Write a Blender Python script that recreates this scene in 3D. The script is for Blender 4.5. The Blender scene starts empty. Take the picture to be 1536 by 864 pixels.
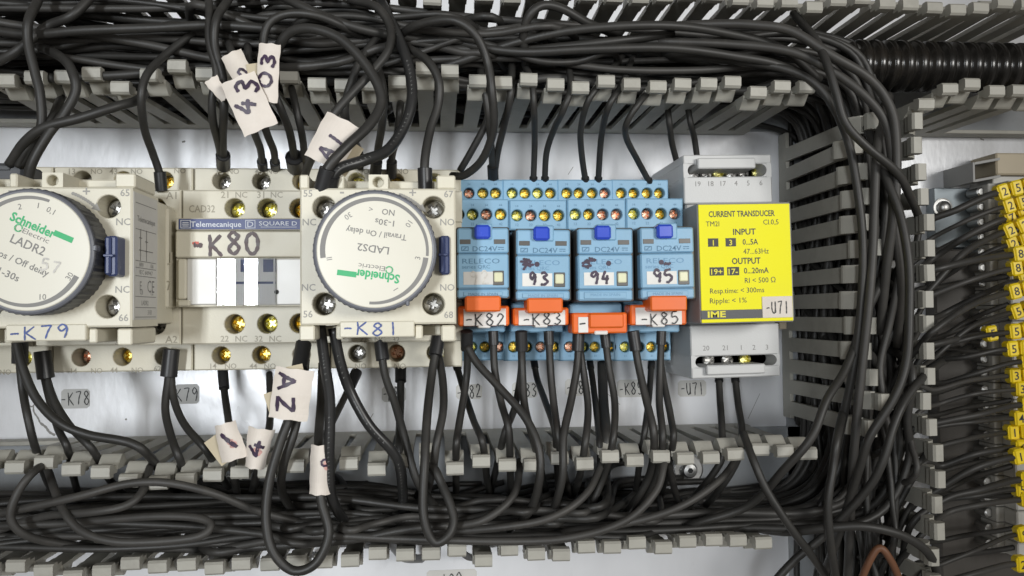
import bpy, math, random
from mathutils import Vector, Matrix
random.seed(7)
R = math.radians
SC = bpy.context.scene
COL = SC.collection
U = 0.001                                   # everything below is written in millimetres

# ------------------------------------------------------------------ camera
# panel axes: x right, y up, z out of the mounting plate; world = (x, -z, y)
F_PX, W_PX, H_PX, DIST = 1250.0, 1536.0, 864.0, 340.0
def W(x, y, z): return Vector((x * U, -z * U, y * U))
_Z = -Vector(((653 - 768) / F_PX, (432 - 470) / F_PX, -1)).normalized()
_X = Vector((1, 0.009, 0)); _X = (_X - _X.dot(_Z) * _Z).normalized()
_Y = _Z.cross(_X)
def P(px, py, z):
    """point of the plane z (mm above the plate) seen at a place in the photograph"""
    r = Vector(((px - 768) / F_PX, (432 - py) / F_PX, -1))
    t = (z - DIST) / r.dot(_Z)
    return Vector((t * r.dot(_X), t * r.dot(_Y), z))
cam = bpy.data.cameras.new('camera'); cam.lens = 36 * F_PX / W_PX; cam.sensor_width = 36
cam.clip_start = 0.01; cam.clip_end = 20
cob = bpy.data.objects.new('camera', cam); COL.objects.link(cob)
def _axis(k):
    v = Vector((_X[k], _Y[k], _Z[k])); return Vector((v.x, -v.z, v.y))
_m = Matrix.Identity(4)
for k in range(3):
    a = _axis(k)
    for r_ in range(3): _m[r_][k] = a[r_]
_m.translation = W(0, 0, DIST)
cob.matrix_world = _m
SC.camera = cob
SC.view_settings.view_transform = 'Standard'; SC.view_settings.look = 'None'
SC.view_settings.exposure = 0; SC.view_settings.gamma = 1
# ------------------------------------------------------------------ light: a dim room and three ceiling/wall fluorescents in front of the cabinet
wd = bpy.data.worlds.new('World'); SC.world = wd; wd.use_nodes = True
wd.node_tree.nodes['Background'].inputs[0].default_value = (1, 0.94, 0.86, 1)
wd.node_tree.nodes['Background'].inputs[1].default_value = 0.19
def area(name, pos, target, sx, sy, power, col, spread=180):
    l = bpy.data.lights.new(name, 'AREA'); l.shape = 'RECTANGLE'; l.size = sx * U; l.size_y = sy * U
    l.energy = power; l.color = col; l.spread = R(spread)
    o = bpy.data.objects.new(name, l); COL.objects.link(o)
    p, t = W(*pos), W(*target)
    o.location = p; o.rotation_euler = (t - p).to_track_quat('-Z', 'Y').to_euler()
area('fluorescent_tube', (-373, 70, 1300), (-30, 25, 0), 43, 420, 0.185, (0.93, 0.97, 1), 28)
area('fluorescent_tube', (-324, 70, 1300), (-30, 25, 0), 22, 420, 0.13, (0.93, 0.97, 1), 28)
area('work_lamp', (460, 110, 760), (10, 20, 0), 260, 180, 0.29, (1, 0.985, 0.95), 46)
# ------------------------------------------------------------------ materials
MATS = {}
def mat(name, col, rough=0.5, metal=0.0, var=0.12, vs=60.0, bump=0.0, bs=900.0, dirt=0.0, dcol=(0.10, 0.085, 0.06), ds=45.0, spec=0.5, stretch=None, coat=0.0):
    m = bpy.data.materials.new(name); m.use_nodes = True
    nt = m.node_tree; N = nt.nodes; L = nt.links; b = N['Principled BSDF']
    b.inputs['Roughness'].default_value = rough; b.inputs['Metallic'].default_value = metal
    b.inputs['Specular IOR Level'].default_value = spec
    if coat: b.inputs['Coat Weight'].default_value = coat; b.inputs['Coat Roughness'].default_value = 0.05
    tc = N.new('ShaderNodeTexCoord'); src = tc.outputs['Object']
    if stretch:
        mp = N.new('ShaderNodeMapping'); mp.inputs['Scale'].default_value = stretch; L.new(src, mp.inputs[0]); src = mp.outputs[0]
    oi = N.new('ShaderNodeObjectInfo'); ad = N.new('ShaderNodeVectorMath'); ad.operation = 'ADD'
    L.new(src, ad.inputs[0]); L.new(oi.outputs['Random'], ad.inputs[1]); src = ad.outputs[0]
    n1 = N.new('ShaderNodeTexNoise'); n1.inputs['Scale'].default_value = vs; n1.inputs['Detail'].default_value = 5
    L.new(src, n1.inputs['Vector'])
    mr = N.new('ShaderNodeMapRange'); mr.inputs[1].default_value = 0.3; mr.inputs[2].default_value = 0.7
    mr.inputs[3].default_value = 1 - var; mr.inputs[4].default_value = 1 + var
    L.new(n1.outputs[0], mr.inputs[0])
    mx = N.new('ShaderNodeVectorMath'); mx.operation = 'SCALE'; mx.inputs[0].default_value = col
    L.new(mr.outputs[0], mx.inputs['Scale']); out = mx.outputs[0]
    if dirt:
        n2 = N.new('ShaderNodeTexNoise'); n2.inputs['Scale'].default_value = ds; n2.inputs['Detail'].default_value = 8; n2.inputs['Roughness'].default_value = 0.7
        L.new(src, n2.inputs['Vector'])
        m2 = N.new('ShaderNodeMapRange'); m2.inputs[1].default_value = 0.52; m2.inputs[2].default_value = 0.75; m2.inputs[3].default_value = 0; m2.inputs[4].default_value = dirt
        L.new(n2.outputs[0], m2.inputs[0])
        mm = N.new('ShaderNodeMix'); mm.data_type = 'RGBA'; mm.inputs['B'].default_value = (*dcol, 1)
        L.new(m2.outputs[0], mm.inputs['Factor']); L.new(out, mm.inputs['A']); out = mm.outputs['Result']
    L.new(out, b.inputs['Base Color'])
    r2 = N.new('ShaderNodeMapRange'); r2.inputs[3].default_value = max(0.03, rough - 0.1); r2.inputs[4].default_value = min(1, rough + 0.12)
    L.new(n1.outputs[0], r2.inputs[0]); L.new(r2.outputs[0], b.inputs['Roughness'])
    if bump:
        n3 = N.new('ShaderNodeTexNoise'); n3.inputs['Scale'].default_value = bs; n3.inputs['Detail'].default_value = 3
        L.new(src, n3.inputs['Vector'])
        bp = N.new('ShaderNodeBump'); bp.inputs['Strength'].default_value = bump; bp.inputs['Distance'].default_value = 0.0004
        L.new(n3.outputs[0], bp.inputs['Height']); L.new(bp.outputs[0], b.inputs['Normal'])
    MATS[name] = m; return m
mat('plate_paint', (0.72, 0.73, 0.755), 0.30, 0.12, var=0.14, vs=18, bump=0.12, bs=500, dirt=0.5, dcol=(0.36, 0.355, 0.35), ds=26, stretch=(1, 1, 0.45))  # broad soft patches in the colour imitate reflections, besides streaks and dirt
mat('zinc', (0.22, 0.25, 0.27), 0.45, 0.6, var=0.2, vs=40, dirt=0.5, ds=50)
mat('dark_brown', (0.075, 0.068, 0.06), 0.5, var=0.2, vs=40, dirt=0.5, dcol=(0.03,0.025,0.02), ds=50)
mat('steel', (0.50, 0.50, 0.49), 0.4, 1.0, var=0.15, vs=200)
mat('duct_plastic', (0.375, 0.365, 0.322), 0.5, var=0.08, vs=90, bump=0.10, bs=1500, dirt=0.30, ds=70)
mat('duct_floor', (0.30, 0.315, 0.33), 0.5, var=0.12, vs=30, dirt=0.4, ds=40)
mat('cream_plastic', (0.62, 0.585, 0.475), 0.42, var=0.03, vs=60, bump=0.10, bs=2200, dirt=0.22, dcol=(0.34, 0.29, 0.20), ds=60)
mat('timer_plastic', (0.66, 0.625, 0.51), 0.40, var=0.03, vs=60, bump=0.10, bs=2200, dirt=0.18, dcol=(0.36, 0.31, 0.22), ds=60)
mat('dial_plastic', (0.68, 0.655, 0.56), 0.35, var=0.02, vs=80, dirt=0.06, dcol=(0.35, 0.3, 0.22), ds=70)
mat('dial_rim', (0.035, 0.037, 0.043), 0.45, var=0.1, bump=0.1)
mat('dial_edge', (0.12, 0.125, 0.145), 0.4, var=0.1)
mat('blue_plastic', (0.225, 0.41, 0.575), 0.42, var=0.05, vs=80, bump=0.08, bs=2000, dirt=0.14, dcol=(0.12, 0.2, 0.28), ds=90)
mat('bright_blue', (0.03, 0.075, 0.55), 0.25, var=0.05)
mat('navy_plastic', (0.035, 0.05, 0.13), 0.35, var=0.1)
mat('navy_print', (0.055, 0.075, 0.20), 0.45, var=0.06)
mat('orange_plastic', (0.76, 0.135, 0.012), 0.38, var=0.05, dirt=0.1, dcol=(0.4, 0.06, 0.02), ds=80)
mat('white_paper', (0.74, 0.73, 0.70), 0.6, var=0.05, vs=150, dirt=0.10, dcol=(0.4, 0.36, 0.3), ds=90)
mat('tag_paper', (0.70, 0.64, 0.575), 0.6, var=0.05, vs=120, dirt=0.25, dcol=(0.42, 0.36, 0.27), ds=70, bump=0.08, bs=700)
mat('tan_paper', (0.50, 0.43, 0.30), 0.6, var=0.08, vs=120, dirt=0.2)
mat('grey_label', (0.42, 0.42, 0.41), 0.5, var=0.06, dirt=0.15)
mat('pale_label', (0.60, 0.59, 0.56), 0.5, var=0.05, dirt=0.15)
mat('clear_white', (0.74, 0.75, 0.76), 0.12, var=0.02, spec=0.6, coat=0.6)
mat('white_plastic', (0.66, 0.65, 0.62), 0.35, var=0.03)
mat('light_grey_plastic', (0.56, 0.565, 0.56), 0.42, var=0.03, vs=60, bump=0.12, bs=2200, dirt=0.10, dcol=(0.3, 0.28, 0.25), ds=60)
mat('mid_grey_plastic', (0.33, 0.33, 0.325), 0.45, var=0.05, vs=60, bump=0.1, bs=2000, dirt=0.15, ds=60)
mat('dark_grey_plastic', (0.07, 0.073, 0.08), 0.5, var=0.1, bump=0.1)
mat('relay_case', (0.10, 0.095, 0.088), 0.35, var=0.1)
mat('yellow_label', (0.84, 0.79, 0.004), 0.5, var=0.04, vs=30, dirt=0.08, dcol=(0.62, 0.52, 0.01), ds=60, spec=0.25)
mat('yellow_marker', (0.90, 0.67, 0.010), 0.32, var=0.08, vs=200, dirt=0.10, ds=120)
mat('black_print', (0.025, 0.025, 0.025), 0.5, var=0.1)
mat('grey_print', (0.20, 0.195, 0.185), 0.5, var=0.1)
mat('faint_print', (0.34, 0.31, 0.24), 0.5, var=0.05)
mat('green_print', (0.02, 0.40, 0.14), 0.45, var=0.05)
mat('timer_print', (0.30, 0.29, 0.265), 0.5, var=0.08)
mat('blue_relief', (0.12, 0.26, 0.42), 0.5, var=0.1)
mat('white_print', (0.62, 0.65, 0.70), 0.5, var=0.05)
mat('yellow_print', (0.75, 0.68, 0.03), 0.5, var=0.05)
mat('blue_print', (0.07, 0.17, 0.28), 0.5, var=0.1)
mat('marker_ink', (0.035, 0.018, 0.045), 0.45, var=0.4, vs=500)
mat('brown_ink', (0.045, 0.016, 0.017), 0.45, var=0.4, vs=500)
mat('blue_ink', (0.035, 0.07, 0.26), 0.45, var=0.3, vs=500)
mat('pale_ink', (0.53, 0.51, 0.47), 0.45, var=0.3, vs=500)
mat('red_ink', (0.60, 0.12, 0.08), 0.5, var=0.3, vs=500)
mat('pink_ink', (0.62, 0.36, 0.32), 0.6, var=0.3, vs=500)
mat('gold_screw', (0.85, 0.66, 0.17), 0.42, 1.0, var=0.22, vs=300)
mat('pale_gold_screw', (0.84, 0.79, 0.32), 0.42, 1.0, var=0.22, vs=300)
mat('silver_screw', (0.52, 0.51, 0.49), 0.42, 1.0, var=0.2, vs=300)
mat('rose_screw', (0.80, 0.52, 0.38), 0.42, 1.0, var=0.2, vs=300)
mat('hole_plastic', (0.15, 0.135, 0.095), 0.6, var=0.1)
mat('dark_hole', (0.02, 0.02, 0.02), 0.7)
mat('wire_black', (0.025, 0.024, 0.022), 0.5, var=0.22, vs=70, bump=0.06, bs=700, dirt=0.45, dcol=(0.06, 0.055, 0.048), ds=110)
mat('faded_print', (0.16, 0.16, 0.155), 0.6, var=0.5, vs=400)
mat('wire_gloss', (0.018, 0.018, 0.018), 0.33, var=0.15, vs=70, dirt=0.3, dcol=(0.05, 0.05, 0.045), ds=110)
mat('wire_grey', (0.040, 0.038, 0.035), 0.52, var=0.22, vs=70, bump=0.06, bs=700, dirt=0.4, dcol=(0.08, 0.073, 0.063), ds=110)
mat('ferrule_black', (0.020, 0.020, 0.021), 0.4, var=0.15)
mat('conduit_black', (0.012, 0.011, 0.010), 0.22, var=0.2, dirt=0.4, dcol=(0.05, 0.04, 0.03))
mat('brown_wire', (0.16, 0.07, 0.035), 0.5, var=0.1)
mat('beige_plastic', (0.52, 0.45, 0.33), 0.5, var=0.06, dirt=0.2)
mat('led_lens', (0.72, 0.72, 0.50), 0.2, var=0.05)
M = MATS

# ------------------------------------------------------------------ mesh builder (panel millimetres)
class MB:
    def __init__(s): s.v = []; s.f = []; s.smooth = False
    def add(s, vs, fs):
        o = len(s.v); s.v += [tuple(a) for a in vs]; s.f += [tuple(i + o for i in f) for f in fs]; return s
    def box(s, x0, y0, z0, x1, y1, z1, c=0.4):
        if x0 > x1: x0, x1 = x1, x0
        if y0 > y1: y0, y1 = y1, y0
        if z0 > z1: z0, z1 = z1, z0
        c = min(c, (x1 - x0) * .45, (y1 - y0) * .45, (z1 - z0) * .45)
        B = ((x0, x1), (y0, y1), (z0, z1)); vs = []; idx = {}
        for i in (0, 1):
            for j in (0, 1):
                for k in (0, 1):
                    for a in range(3):
                        p = [B[0][i], B[1][j], B[2][k]]
                        for d, s_ in ((0, i), (1, j), (2, k)):
                            if d != a: p[d] += c if s_ == 0 else -c
                        idx[(i, j, k, a)] = len(vs); vs.append(tuple(p))
        fs = []
        for a in range(3):
            b, d = [(1, 2), (2, 0), (0, 1)][a]
            for e in (0, 1):
                q = []
                for (p_, r_) in ((0, 0), (1, 0), (1, 1), (0, 1)):
                    t = [0, 0, 0]; t[a] = e; t[b] = p_; t[d] = r_; q.append(idx[(*t, a)])
                fs.append(q if e else q[::-1])
        for a in range(3):                       # edges along axis a
            b, d = [(1, 2), (2, 0), (0, 1)][a]
            for p_ in (0, 1):
                for r_ in (0, 1):
                    t0 = [0, 0, 0]; t0[b] = p_; t0[d] = r_; t1 = list(t0); t1[a] = 1
                    q = [idx[(*t0, b)], idx[(*t1, b)], idx[(*t1, d)], idx[(*t0, d)]]
                    fs.append(q if (p_ + r_) % 2 else q[::-1])
        for i in (0, 1):
            for j in (0, 1):
                for k in (0, 1):
                    q = [idx[(i, j, k, 0)], idx[(i, j, k, 1)], idx[(i, j, k, 2)]]
                    fs.append(q if (i + j + k) % 2 else q[::-1])
        return s.add(vs, fs)
    def pbox(s, x0, y0, x1, y1, z1, z0, c=0.4):
        """box whose front face at height z1 covers a rectangle of the photograph"""
        a, b = P(x0, y1, z1), P(x1, y0, z1); a2, b2 = P(x0, y0, z1), P(x1, y1, z1)
        return s.box((a.x + a2.x) / 2, (a.y + b2.y) / 2, z0, (b.x + b2.x) / 2, (b.y + a2.y) / 2, z1, c)
    def lathe(s, cx, cy, prof, n=24, a0=0.0):
        """turn (radius, z) pairs about the axis through cx, cy"""
        vs = []; fs = []
        for (r, z) in prof:
            for i in range(n):
                t = a0 + 2 * math.pi * i / n; vs.append((cx + r * math.cos(t), cy + r * math.sin(t), z))
        for j in range(len(prof) - 1):
            for i in range(n):
                k = (i + 1) % n
                fs.append((j * n + i, j * n + k, (j + 1) * n + k, (j + 1) * n + i))
        fs.append(tuple(range(n))[::-1]); m = (len(prof) - 1) * n
        fs.append(tuple(m + i for i in range(n)))
        return s.add(vs, fs)
    def hole_cell(s, x0, y0, x1, y1, z, cx, cy, r, depth, n=20):
        """a face at z with one round hole, its wall and the floor of the hole"""
        ang = [2 * math.pi * i / n for i in range(n)]
        for (qx, qy) in ((x0, y0), (x1, y0), (x1, y1), (x0, y1)): ang.append(math.atan2(qy - cy, qx - cx) % (2 * math.pi))
        ang = sorted(set(round(a, 6) for a in ang)); m = len(ang); out = []; inn = []
        for a in ang:
            dx, dy = math.cos(a), math.sin(a); t = 1e9
            if dx > 1e-9: t = min(t, (x1 - cx) / dx)
            if dx < -1e-9: t = min(t, (x0 - cx) / dx)
            if dy > 1e-9: t = min(t, (y1 - cy) / dy)
            if dy < -1e-9: t = min(t, (y0 - cy) / dy)
            out.append((cx + dx * t, cy + dy * t, z)); inn.append((dx, dy))
        rings = [out, [(cx + dx * (r + .25), cy + dy * (r + .25), z) for dx, dy in inn], [(cx + dx * r, cy + dy * r, z - .25) for dx, dy in inn], [(cx + dx * r, cy + dy * r, z - depth) for dx, dy in inn]]
        vs = [p for q in rings for p in q]; fs = []
        for j in range(3):
            for i in range(m):
                k = (i + 1) % m; fs.append((j * m + i, j * m + k, (j + 1) * m + k, (j + 1) * m + i))
        fs.append(tuple(3 * m + i for i in range(m)))
        return s.add(vs, fs)
    def terrace(s, x0, y0, x1, y1, z0, z1, holes, r, depth):
        """a block with a row of round holes in its front"""
        c = 0.45
        s.quadwalls(x0, y0, x1, y1, z0, z1 - c)
        o = [(x0, y0, z1 - c), (x1, y0, z1 - c), (x1, y1, z1 - c), (x0, y1, z1 - c)]; i_ = [(x0 + c, y0 + c, z1), (x1 - c, y0 + c, z1), (x1 - c, y1 - c, z1), (x0 + c, y1 - c, z1)]
        s.add(o + i_, [(k, (k + 1) % 4, 4 + (k + 1) % 4, 4 + k) for k in range(4)])
        x0 += c; x1 -= c; y0 += c; y1 -= c
        if not holes: return s.add([(x0, y0, z1), (x1, y0, z1), (x1, y1, z1), (x0, y1, z1)], [(0, 1, 2, 3)])
        hs = sorted(holes); cuts = [x0] + [(hs[i][0] + hs[i + 1][0]) / 2 for i in range(len(hs) - 1)] + [x1]
        for i, (hx, hy) in enumerate(hs): s.hole_cell(cuts[i], y0, cuts[i + 1], y1, z1, hx, hy, r, depth)
        return s
    def quadwalls(s, x0, y0, x1, y1, z0, z1):
        vs = [(x0, y0, z0), (x1, y0, z0), (x1, y1, z0), (x0, y1, z0), (x0, y0, z1), (x1, y0, z1), (x1, y1, z1), (x0, y1, z1)]
        return s.add(vs, [(0, 1, 5, 4), (1, 2, 6, 5), (2, 3, 7, 6), (3, 0, 4, 7), (3, 2, 1, 0)])
    def prism(s, poly, axis, a0, a1):
        """extrude a closed outline: axis 'x' takes (y, z), 'y' takes (x, z), 'z' takes (x, y)"""
        n = len(poly); mk = {'x': lambda p, a: (a, p[0], p[1]), 'y': lambda p, a: (p[0], a, p[1]), 'z': lambda p, a: (p[0], p[1], a)}[axis]
        vs = [mk(p, a0) for p in poly] + [mk(p, a1) for p in poly]
        return s.add(vs, [(i, (i + 1) % n, n + (i + 1) % n, n + i) for i in range(n)] + [tuple(range(n))[::-1], tuple(range(n, 2 * n))])
    def tube(s, pts, r, n=8, sub=7, cap=True):
        pts = catmull([Vector(p) for p in pts], sub); rings = []; m = len(pts)
        t = (pts[1] - pts[0]).normalized(); up = Vector((0, 0, 1)) if abs(t.z) < .9 else Vector((1, 0, 0))
        nrm = (up - up.dot(t) * t).normalized(); vs = []; fs = []
        for i, p in enumerate(pts):
            a = pts[max(0, i - 1)]; b = pts[min(m - 1, i + 1)]; t = (b - a)
            t = t.normalized() if t.length > 1e-9 else Vector((1, 0, 0))
            nrm = nrm - nrm.dot(t) * t; nrm = nrm.normalized() if nrm.length > 1e-6 else Vector((0, 0, 1)); bn = t.cross(nrm)
            rr = r(i / (m - 1)) if callable(r) else r
            for k in range(n):
                th = 2 * math.pi * k / n; vs.append(p + rr * (math.cos(th) * nrm + math.sin(th) * bn))
        for i in range(m - 1):
            for k in range(n):
                q = (k + 1) % n; fs.append((i * n + k, i * n + q, (i + 1) * n + q, (i + 1) * n + k))
        fs.append(tuple(range(n))[::-1]); fs.append(tuple((m - 1) * n + k for k in range(n)))
        s.smooth = True
        return s.add(vs, fs)
    def text(s, txt, cx, cy, z, h, w=None, ang=0.0, bold=0.0, basis=None, align='C'):
        """flat lettering h mm tall (w mm wide if given), centred at cx, cy"""
        vs, fs, x0, x1 = glyphs(txt, bold); k = h / 0.70; kx = k if w is None else w / max(1e-6, x1 - x0)
        mid = {'C': (x0 + x1) / 2, 'L': x0}[align]
        ca, sa = math.cos(R(ang)), math.sin(R(ang)); out = []
        for (x, y) in vs:
            X = (x - mid) * kx; Y = (y - 0.35) * k; a = X * ca - Y * sa; b = X * sa + Y * ca
            out.append((cx + a, cy + b, z) if basis is None else tuple(Vector(basis[0]) + Vector(basis[1]) * (cx + a) + Vector(basis[2]) * (cy + b)))
        return s.add(out, fs)
    def ptext(s, txt, px, py, z, hpx, wpx=None, ang=0.0, bold=0.0):
        p = P(px, py, z); k = (P(px + 10, py, z) - p).x / 10
        return s.text(txt, p.x, p.y, z, hpx * k, None if wpx is None else wpx * k, ang, bold)
    def ribbon(s, pts, w, z, fn=None):
        """a pen stroke lying on the face at height z"""
        pts = catmull([Vector((p[0], p[1], 0)) for p in pts], 5); m = len(pts); vs = []; fs = []
        for i, p in enumerate(pts):
            t = pts[min(m - 1, i + 1)] - pts[max(0, i - 1)]; t = t.normalized() if t.length > 1e-9 else Vector((1, 0, 0))
            ww = w * .5 * (1 + .18 * math.sin(i * 1.7 + p.x)) * (.75 if i in (0, m - 1) else 1); nn = Vector((-t.y, t.x, 0)) * ww
            vs += [p + nn, p - nn]
        for i in range(m - 1): fs.append((2 * i, 2 * i + 1, 2 * i + 3, 2 * i + 2))
        o = []
        for i, v in enumerate(vs):
            dz = .0025 * i + .02 * len(s.f) / 60
            if fn is None: o.append((v.x, v.y, z + dz))
            else: q = fn(v.x, v.y); o.append((q[0], q[1], q[2] + dz))
        return s.add(o, fs)
    def write(s, txt, cx, cy, z, h, w, pen, ang=0.0, fn=None, jig=0.04, rnd=None):
        """handwriting in pen strokes, centred at cx, cy, in a box w x h"""
        rnd = rnd or random.Random(txt + str(round(cx, 1))); n = len(txt); adv = 1.35; tot = sum(.75 if c == '-' else 1.0 for c in txt) + .35 * (n - 1)
        ca, sa = math.cos(R(ang)), math.sin(R(ang)); x = -tot / 2
        for c in txt:
            cw = .75 if c == '-' else 1.0
            dy = rnd.uniform(-.08, .08)
            for st in STROKES.get(c, ()):
                q = []
                for (a, b) in st:
                    X = (x + a * cw + rnd.uniform(-jig, jig)) * w / tot; Y = ((b + dy + rnd.uniform(-jig, jig)) / 1.5 - .5) * h
                    q.append((cx + X * ca - Y * sa, cy + X * sa + Y * ca))
                s.ribbon(q, pen, z, fn)
            x += cw + .35
        return s
STROKES = {
    'K': [[(.1, 1.5), (.12, .8), (.08, 0)], [(.9, 1.45), (.14, .72)], [(.2, .8), (.95, 0)]],
    '7': [[(.05, 1.38), (.5, 1.43), (.93, 1.45)], [(.93, 1.45), (.6, .7), (.42, 0)]],
    '8': [[(.8, 1.25), (.5, 1.5), (.18, 1.2), (.5, .82), (.88, .4), (.5, 0), (.12, .35), (.5, .8), (.82, 1.15), (.75, 1.35)]],
    '9': [[(.85, 1.2), (.5, 1.5), (.15, 1.15), (.45, .78), (.85, 1.15), (.82, .6), (.6, 0)]],
    '0': [[(.5, 1.5), (.12, 1.1), (.12, .4), (.5, 0), (.88, .4), (.88, 1.1), (.5, 1.5)]],
    '1': [[(.5, 1.5), (.52, .75), (.5, 0)]],
    '2': [[(.12, 1.1), (.45, 1.5), (.85, 1.15), (.5, .55), (.1, .03), (.5, .06), (.95, .02)]],
    '3': [[(.12, 1.35), (.5, 1.5), (.82, 1.15), (.4, .8), (.88, .45), (.5, 0), (.08, .15)]],
    '4': [[(.55, 1.5), (.3, 1.0), (.05, .55), (.5, .57), (.95, .58)], [(.68, 1.0), (.65, .5), (.62, 0)]],
    '5': [[(.85, 1.48), (.25, 1.45), (.2, .85), (.6, .92), (.88, .45), (.5, 0), (.1, .12)]],
    'A': [[(.05, 0), (.3, .8), (.5, 1.5)], [(.5, 1.5), (.7, .8), (.95, 0)], [(.2, .5), (.8, .52)]],
    'Z': [[(.1, 1.4), (.9, 1.45)], [(.9, 1.45), (.5, .7), (.08, .05)], [(.08, .05), (.95, .08)]],
    'U': [[(.12, 1.4), (.12, .5), (.45, 0), (.8, .4), (.85, 1.4)], [(.85, 1.2), (.88, .05)]],
    'D': [[(.15, 1.45), (.15, .05)], [(.15, 1.45), (.7, 1.2), (.85, .7), (.6, .2), (.15, .05)]],
    '-': [[(0.05, .72), (.5, .76), (.95, .74)]], ' ': []}
def catmull(p, sub):
    if len(p) < 3: return [p[0].lerp(p[-1], i / sub) for i in range(sub + 1)]
    q = [p[0] * 2 - p[1]] + list(p) + [p[-1] * 2 - p[-2]]; out = []
    for i in range(1, len(q) - 2):
        a, b, c, d = q[i - 1], q[i], q[i + 1], q[i + 2]
        for k in range(sub):
            t = k / sub; out.append(0.5 * (2 * b + (c - a) * t + (2 * a - 5 * b + 4 * c - d) * t * t + (3 * b - a - 3 * c + d) * t ** 3))
    out.append(p[-1].copy()); return out
_G = {}
def glyphs(txt, bold):
    k = (txt, bold)
    if k not in _G:
        cu = bpy.data.curves.new('lettering', 'FONT'); cu.body = txt; cu.size = 1; cu.resolution_u = 2; cu.offset = bold; cu.fill_mode = 'FRONT'
        o = bpy.data.objects.new('lettering', cu); me = bpy.data.meshes.new_from_object(o)
        vs = [(v.co.x, v.co.y) for v in me.vertices]; fs = [tuple(p.vertices) for p in me.polygons]
        bpy.data.objects.remove(o); bpy.data.curves.remove(cu); bpy.data.meshes.remove(me)
        xs = [v[0] for v in vs] or [0, 1]; _G[k] = (vs, fs, min(xs), max(xs))
    return _G[k]

# ------------------------------------------------------------------ things and parts
def mesh_of(name, mb, m, o=(0, 0, 0), smooth=None):
    me = bpy.data.meshes.new(name)
    me.from_pydata([W(v[0] - o[0], v[1] - o[1], v[2] - o[2]) for v in mb.v], [], mb.f)
    me.materials.append(M[m] if isinstance(m, str) else m)
    if (mb.smooth if smooth is None else smooth): me.polygons.foreach_set('use_smooth', [True] * len(me.polygons))
    me.update(); return me
def props(o, label=None, cat=None, group=None, kind=None):
    for k, v in (('label', label), ('category', cat), ('group', group), ('kind', kind)):
        if v: o[k] = v
    return o
class Thing:
    """an Empty at the base of a thing; parts are given in panel millimetres and turn with it"""
    def __init__(s, name, label, cat, origin, rot=0, group=None, tilt=(0, 0)):
        s.o = bpy.data.objects.new(name, None); COL.objects.link(s.o); s.o.empty_display_size = 0.005
        s.org = tuple(origin); s.o.location = W(*origin); s.o.rotation_euler = (R(tilt[0]), -R(rot), R(tilt[1]))
        props(s.o, label, cat, group)
    def part(s, name, mb, m, parent=None, smooth=None, label=None, kind=None, base=None):
        b = base or s.org
        o = bpy.data.objects.new(name, mesh_of(name, mb, m, b, smooth)); COL.objects.link(o)
        o.parent = parent or s.o; pb = getattr(s, '_b', {}).get(parent.name, s.org) if parent else s.org
        o.location = W(b[0] - pb[0], b[1] - pb[1], b[2] - pb[2])
        if label: o['label'] = label
        if kind: o['kind'] = kind
        return o
    def inst(s, name, me, at, rotz=0, scale=1, parent=None):
        """an object that shares its mesh; at is in panel millimetres"""
        o = bpy.data.objects.new(name, me); COL.objects.link(o); o.parent = parent or s.o
        o.location = W(at[0] - s.org[0], at[1] - s.org[1], at[2] - s.org[2]); o.rotation_euler = (0, -R(rotz), 0); o.scale = (scale,) * 3
        return o
def solo(name, label, cat, mb, m, origin, group=None, kind=None, smooth=None, rot=0):
    o = bpy.data.objects.new(name, mesh_of(name, mb, m, origin, smooth)); COL.objects.link(o); o.location = W(*origin)
    o.rotation_euler = (0, -R(rot), 0)
    return props(o, label, cat, group, kind)
# a cross-head screw of radius 1 mm seen from the front, its origin at the centre of its seat
def screw_mesh(m):
    mb = MB(); n = 24; w, l, d, top = .24, .72, .9, .75
    mb.lathe(0, 0, [(1, 0), (1, .38), (.93, .55), (.9, .58)], n)
    mb.f.pop()
    cr = [(w, w), (w, l), (-w, l), (-w, w), (-l, w), (-l, -w), (-w, -w), (-w, -l), (w, -l), (w, -w), (l, -w), (l, w)]
    ang = sorted([(math.atan2(y, x) % (2 * math.pi), (x, y)) for x, y in cr]); m_ = len(ang)
    o = [(.9 * math.cos(a), .9 * math.sin(a), .58) for a, _ in ang]; i_ = [(x, y, top) for _, (x, y) in ang]; k = [(x * .6, y * .6, top - d) for _, (x, y) in ang]
    mb.add(o + i_ + k, [(a, (a + 1) % m_, m_ + (a + 1) % m_, m_ + a) for a in range(m_)] + [(m_ + a, m_ + (a + 1) % m_, 2 * m_ + (a + 1) % m_, 2 * m_ + a) for a in range(m_)] + [tuple(2 * m_ + a for a in range(m_))])
    return mesh_of('screw', mb, m)
SCREW = {k: screw_mesh(k) for k in ('gold_screw', 'pale_gold_screw', 'silver_screw', 'rose_screw')}
SK = list(SCREW)
# ================================================================== THE SETTING
def lvl(px, py, z): return P(px, py, z).y
XL, XR = -215.0, 262.0
mb = MB(); mb.box(XL, -150, -2, XR, 165, 0, .3)
plate = solo('mounting_plate', 'pale grey painted steel mounting plate behind all the devices', None, mb, 'plate_paint', (0, 0, 0), kind='structure')
for pts, w in (([(42, 607), (48, 610), (52, 606)], .5), ([(50, 609), (51, 618), (57, 627), (60, 634)], .6), ([(60, 634), (69, 641), (74, 648), (83, 653)], .9), ([(273, 213), (278, 212)], .7), ([(188, 628), (190, 630)], .7), ([(860, 250), (852, 262)], .25), ([(905, 585), (930, 607)], .2), ([(1140, 590), (1122, 628)], .22), ([(560, 620), (548, 640)], .25), ([(1470, 208), (1476, 210)], .6)):
    mb = MB(); mb.ribbon([P(a, b, .05).xy for a, b in pts], w, .04); s_ = solo('scratch', None, None, mb, 'grey_print', (0, 0, 0)); s_.parent = plate
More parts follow.
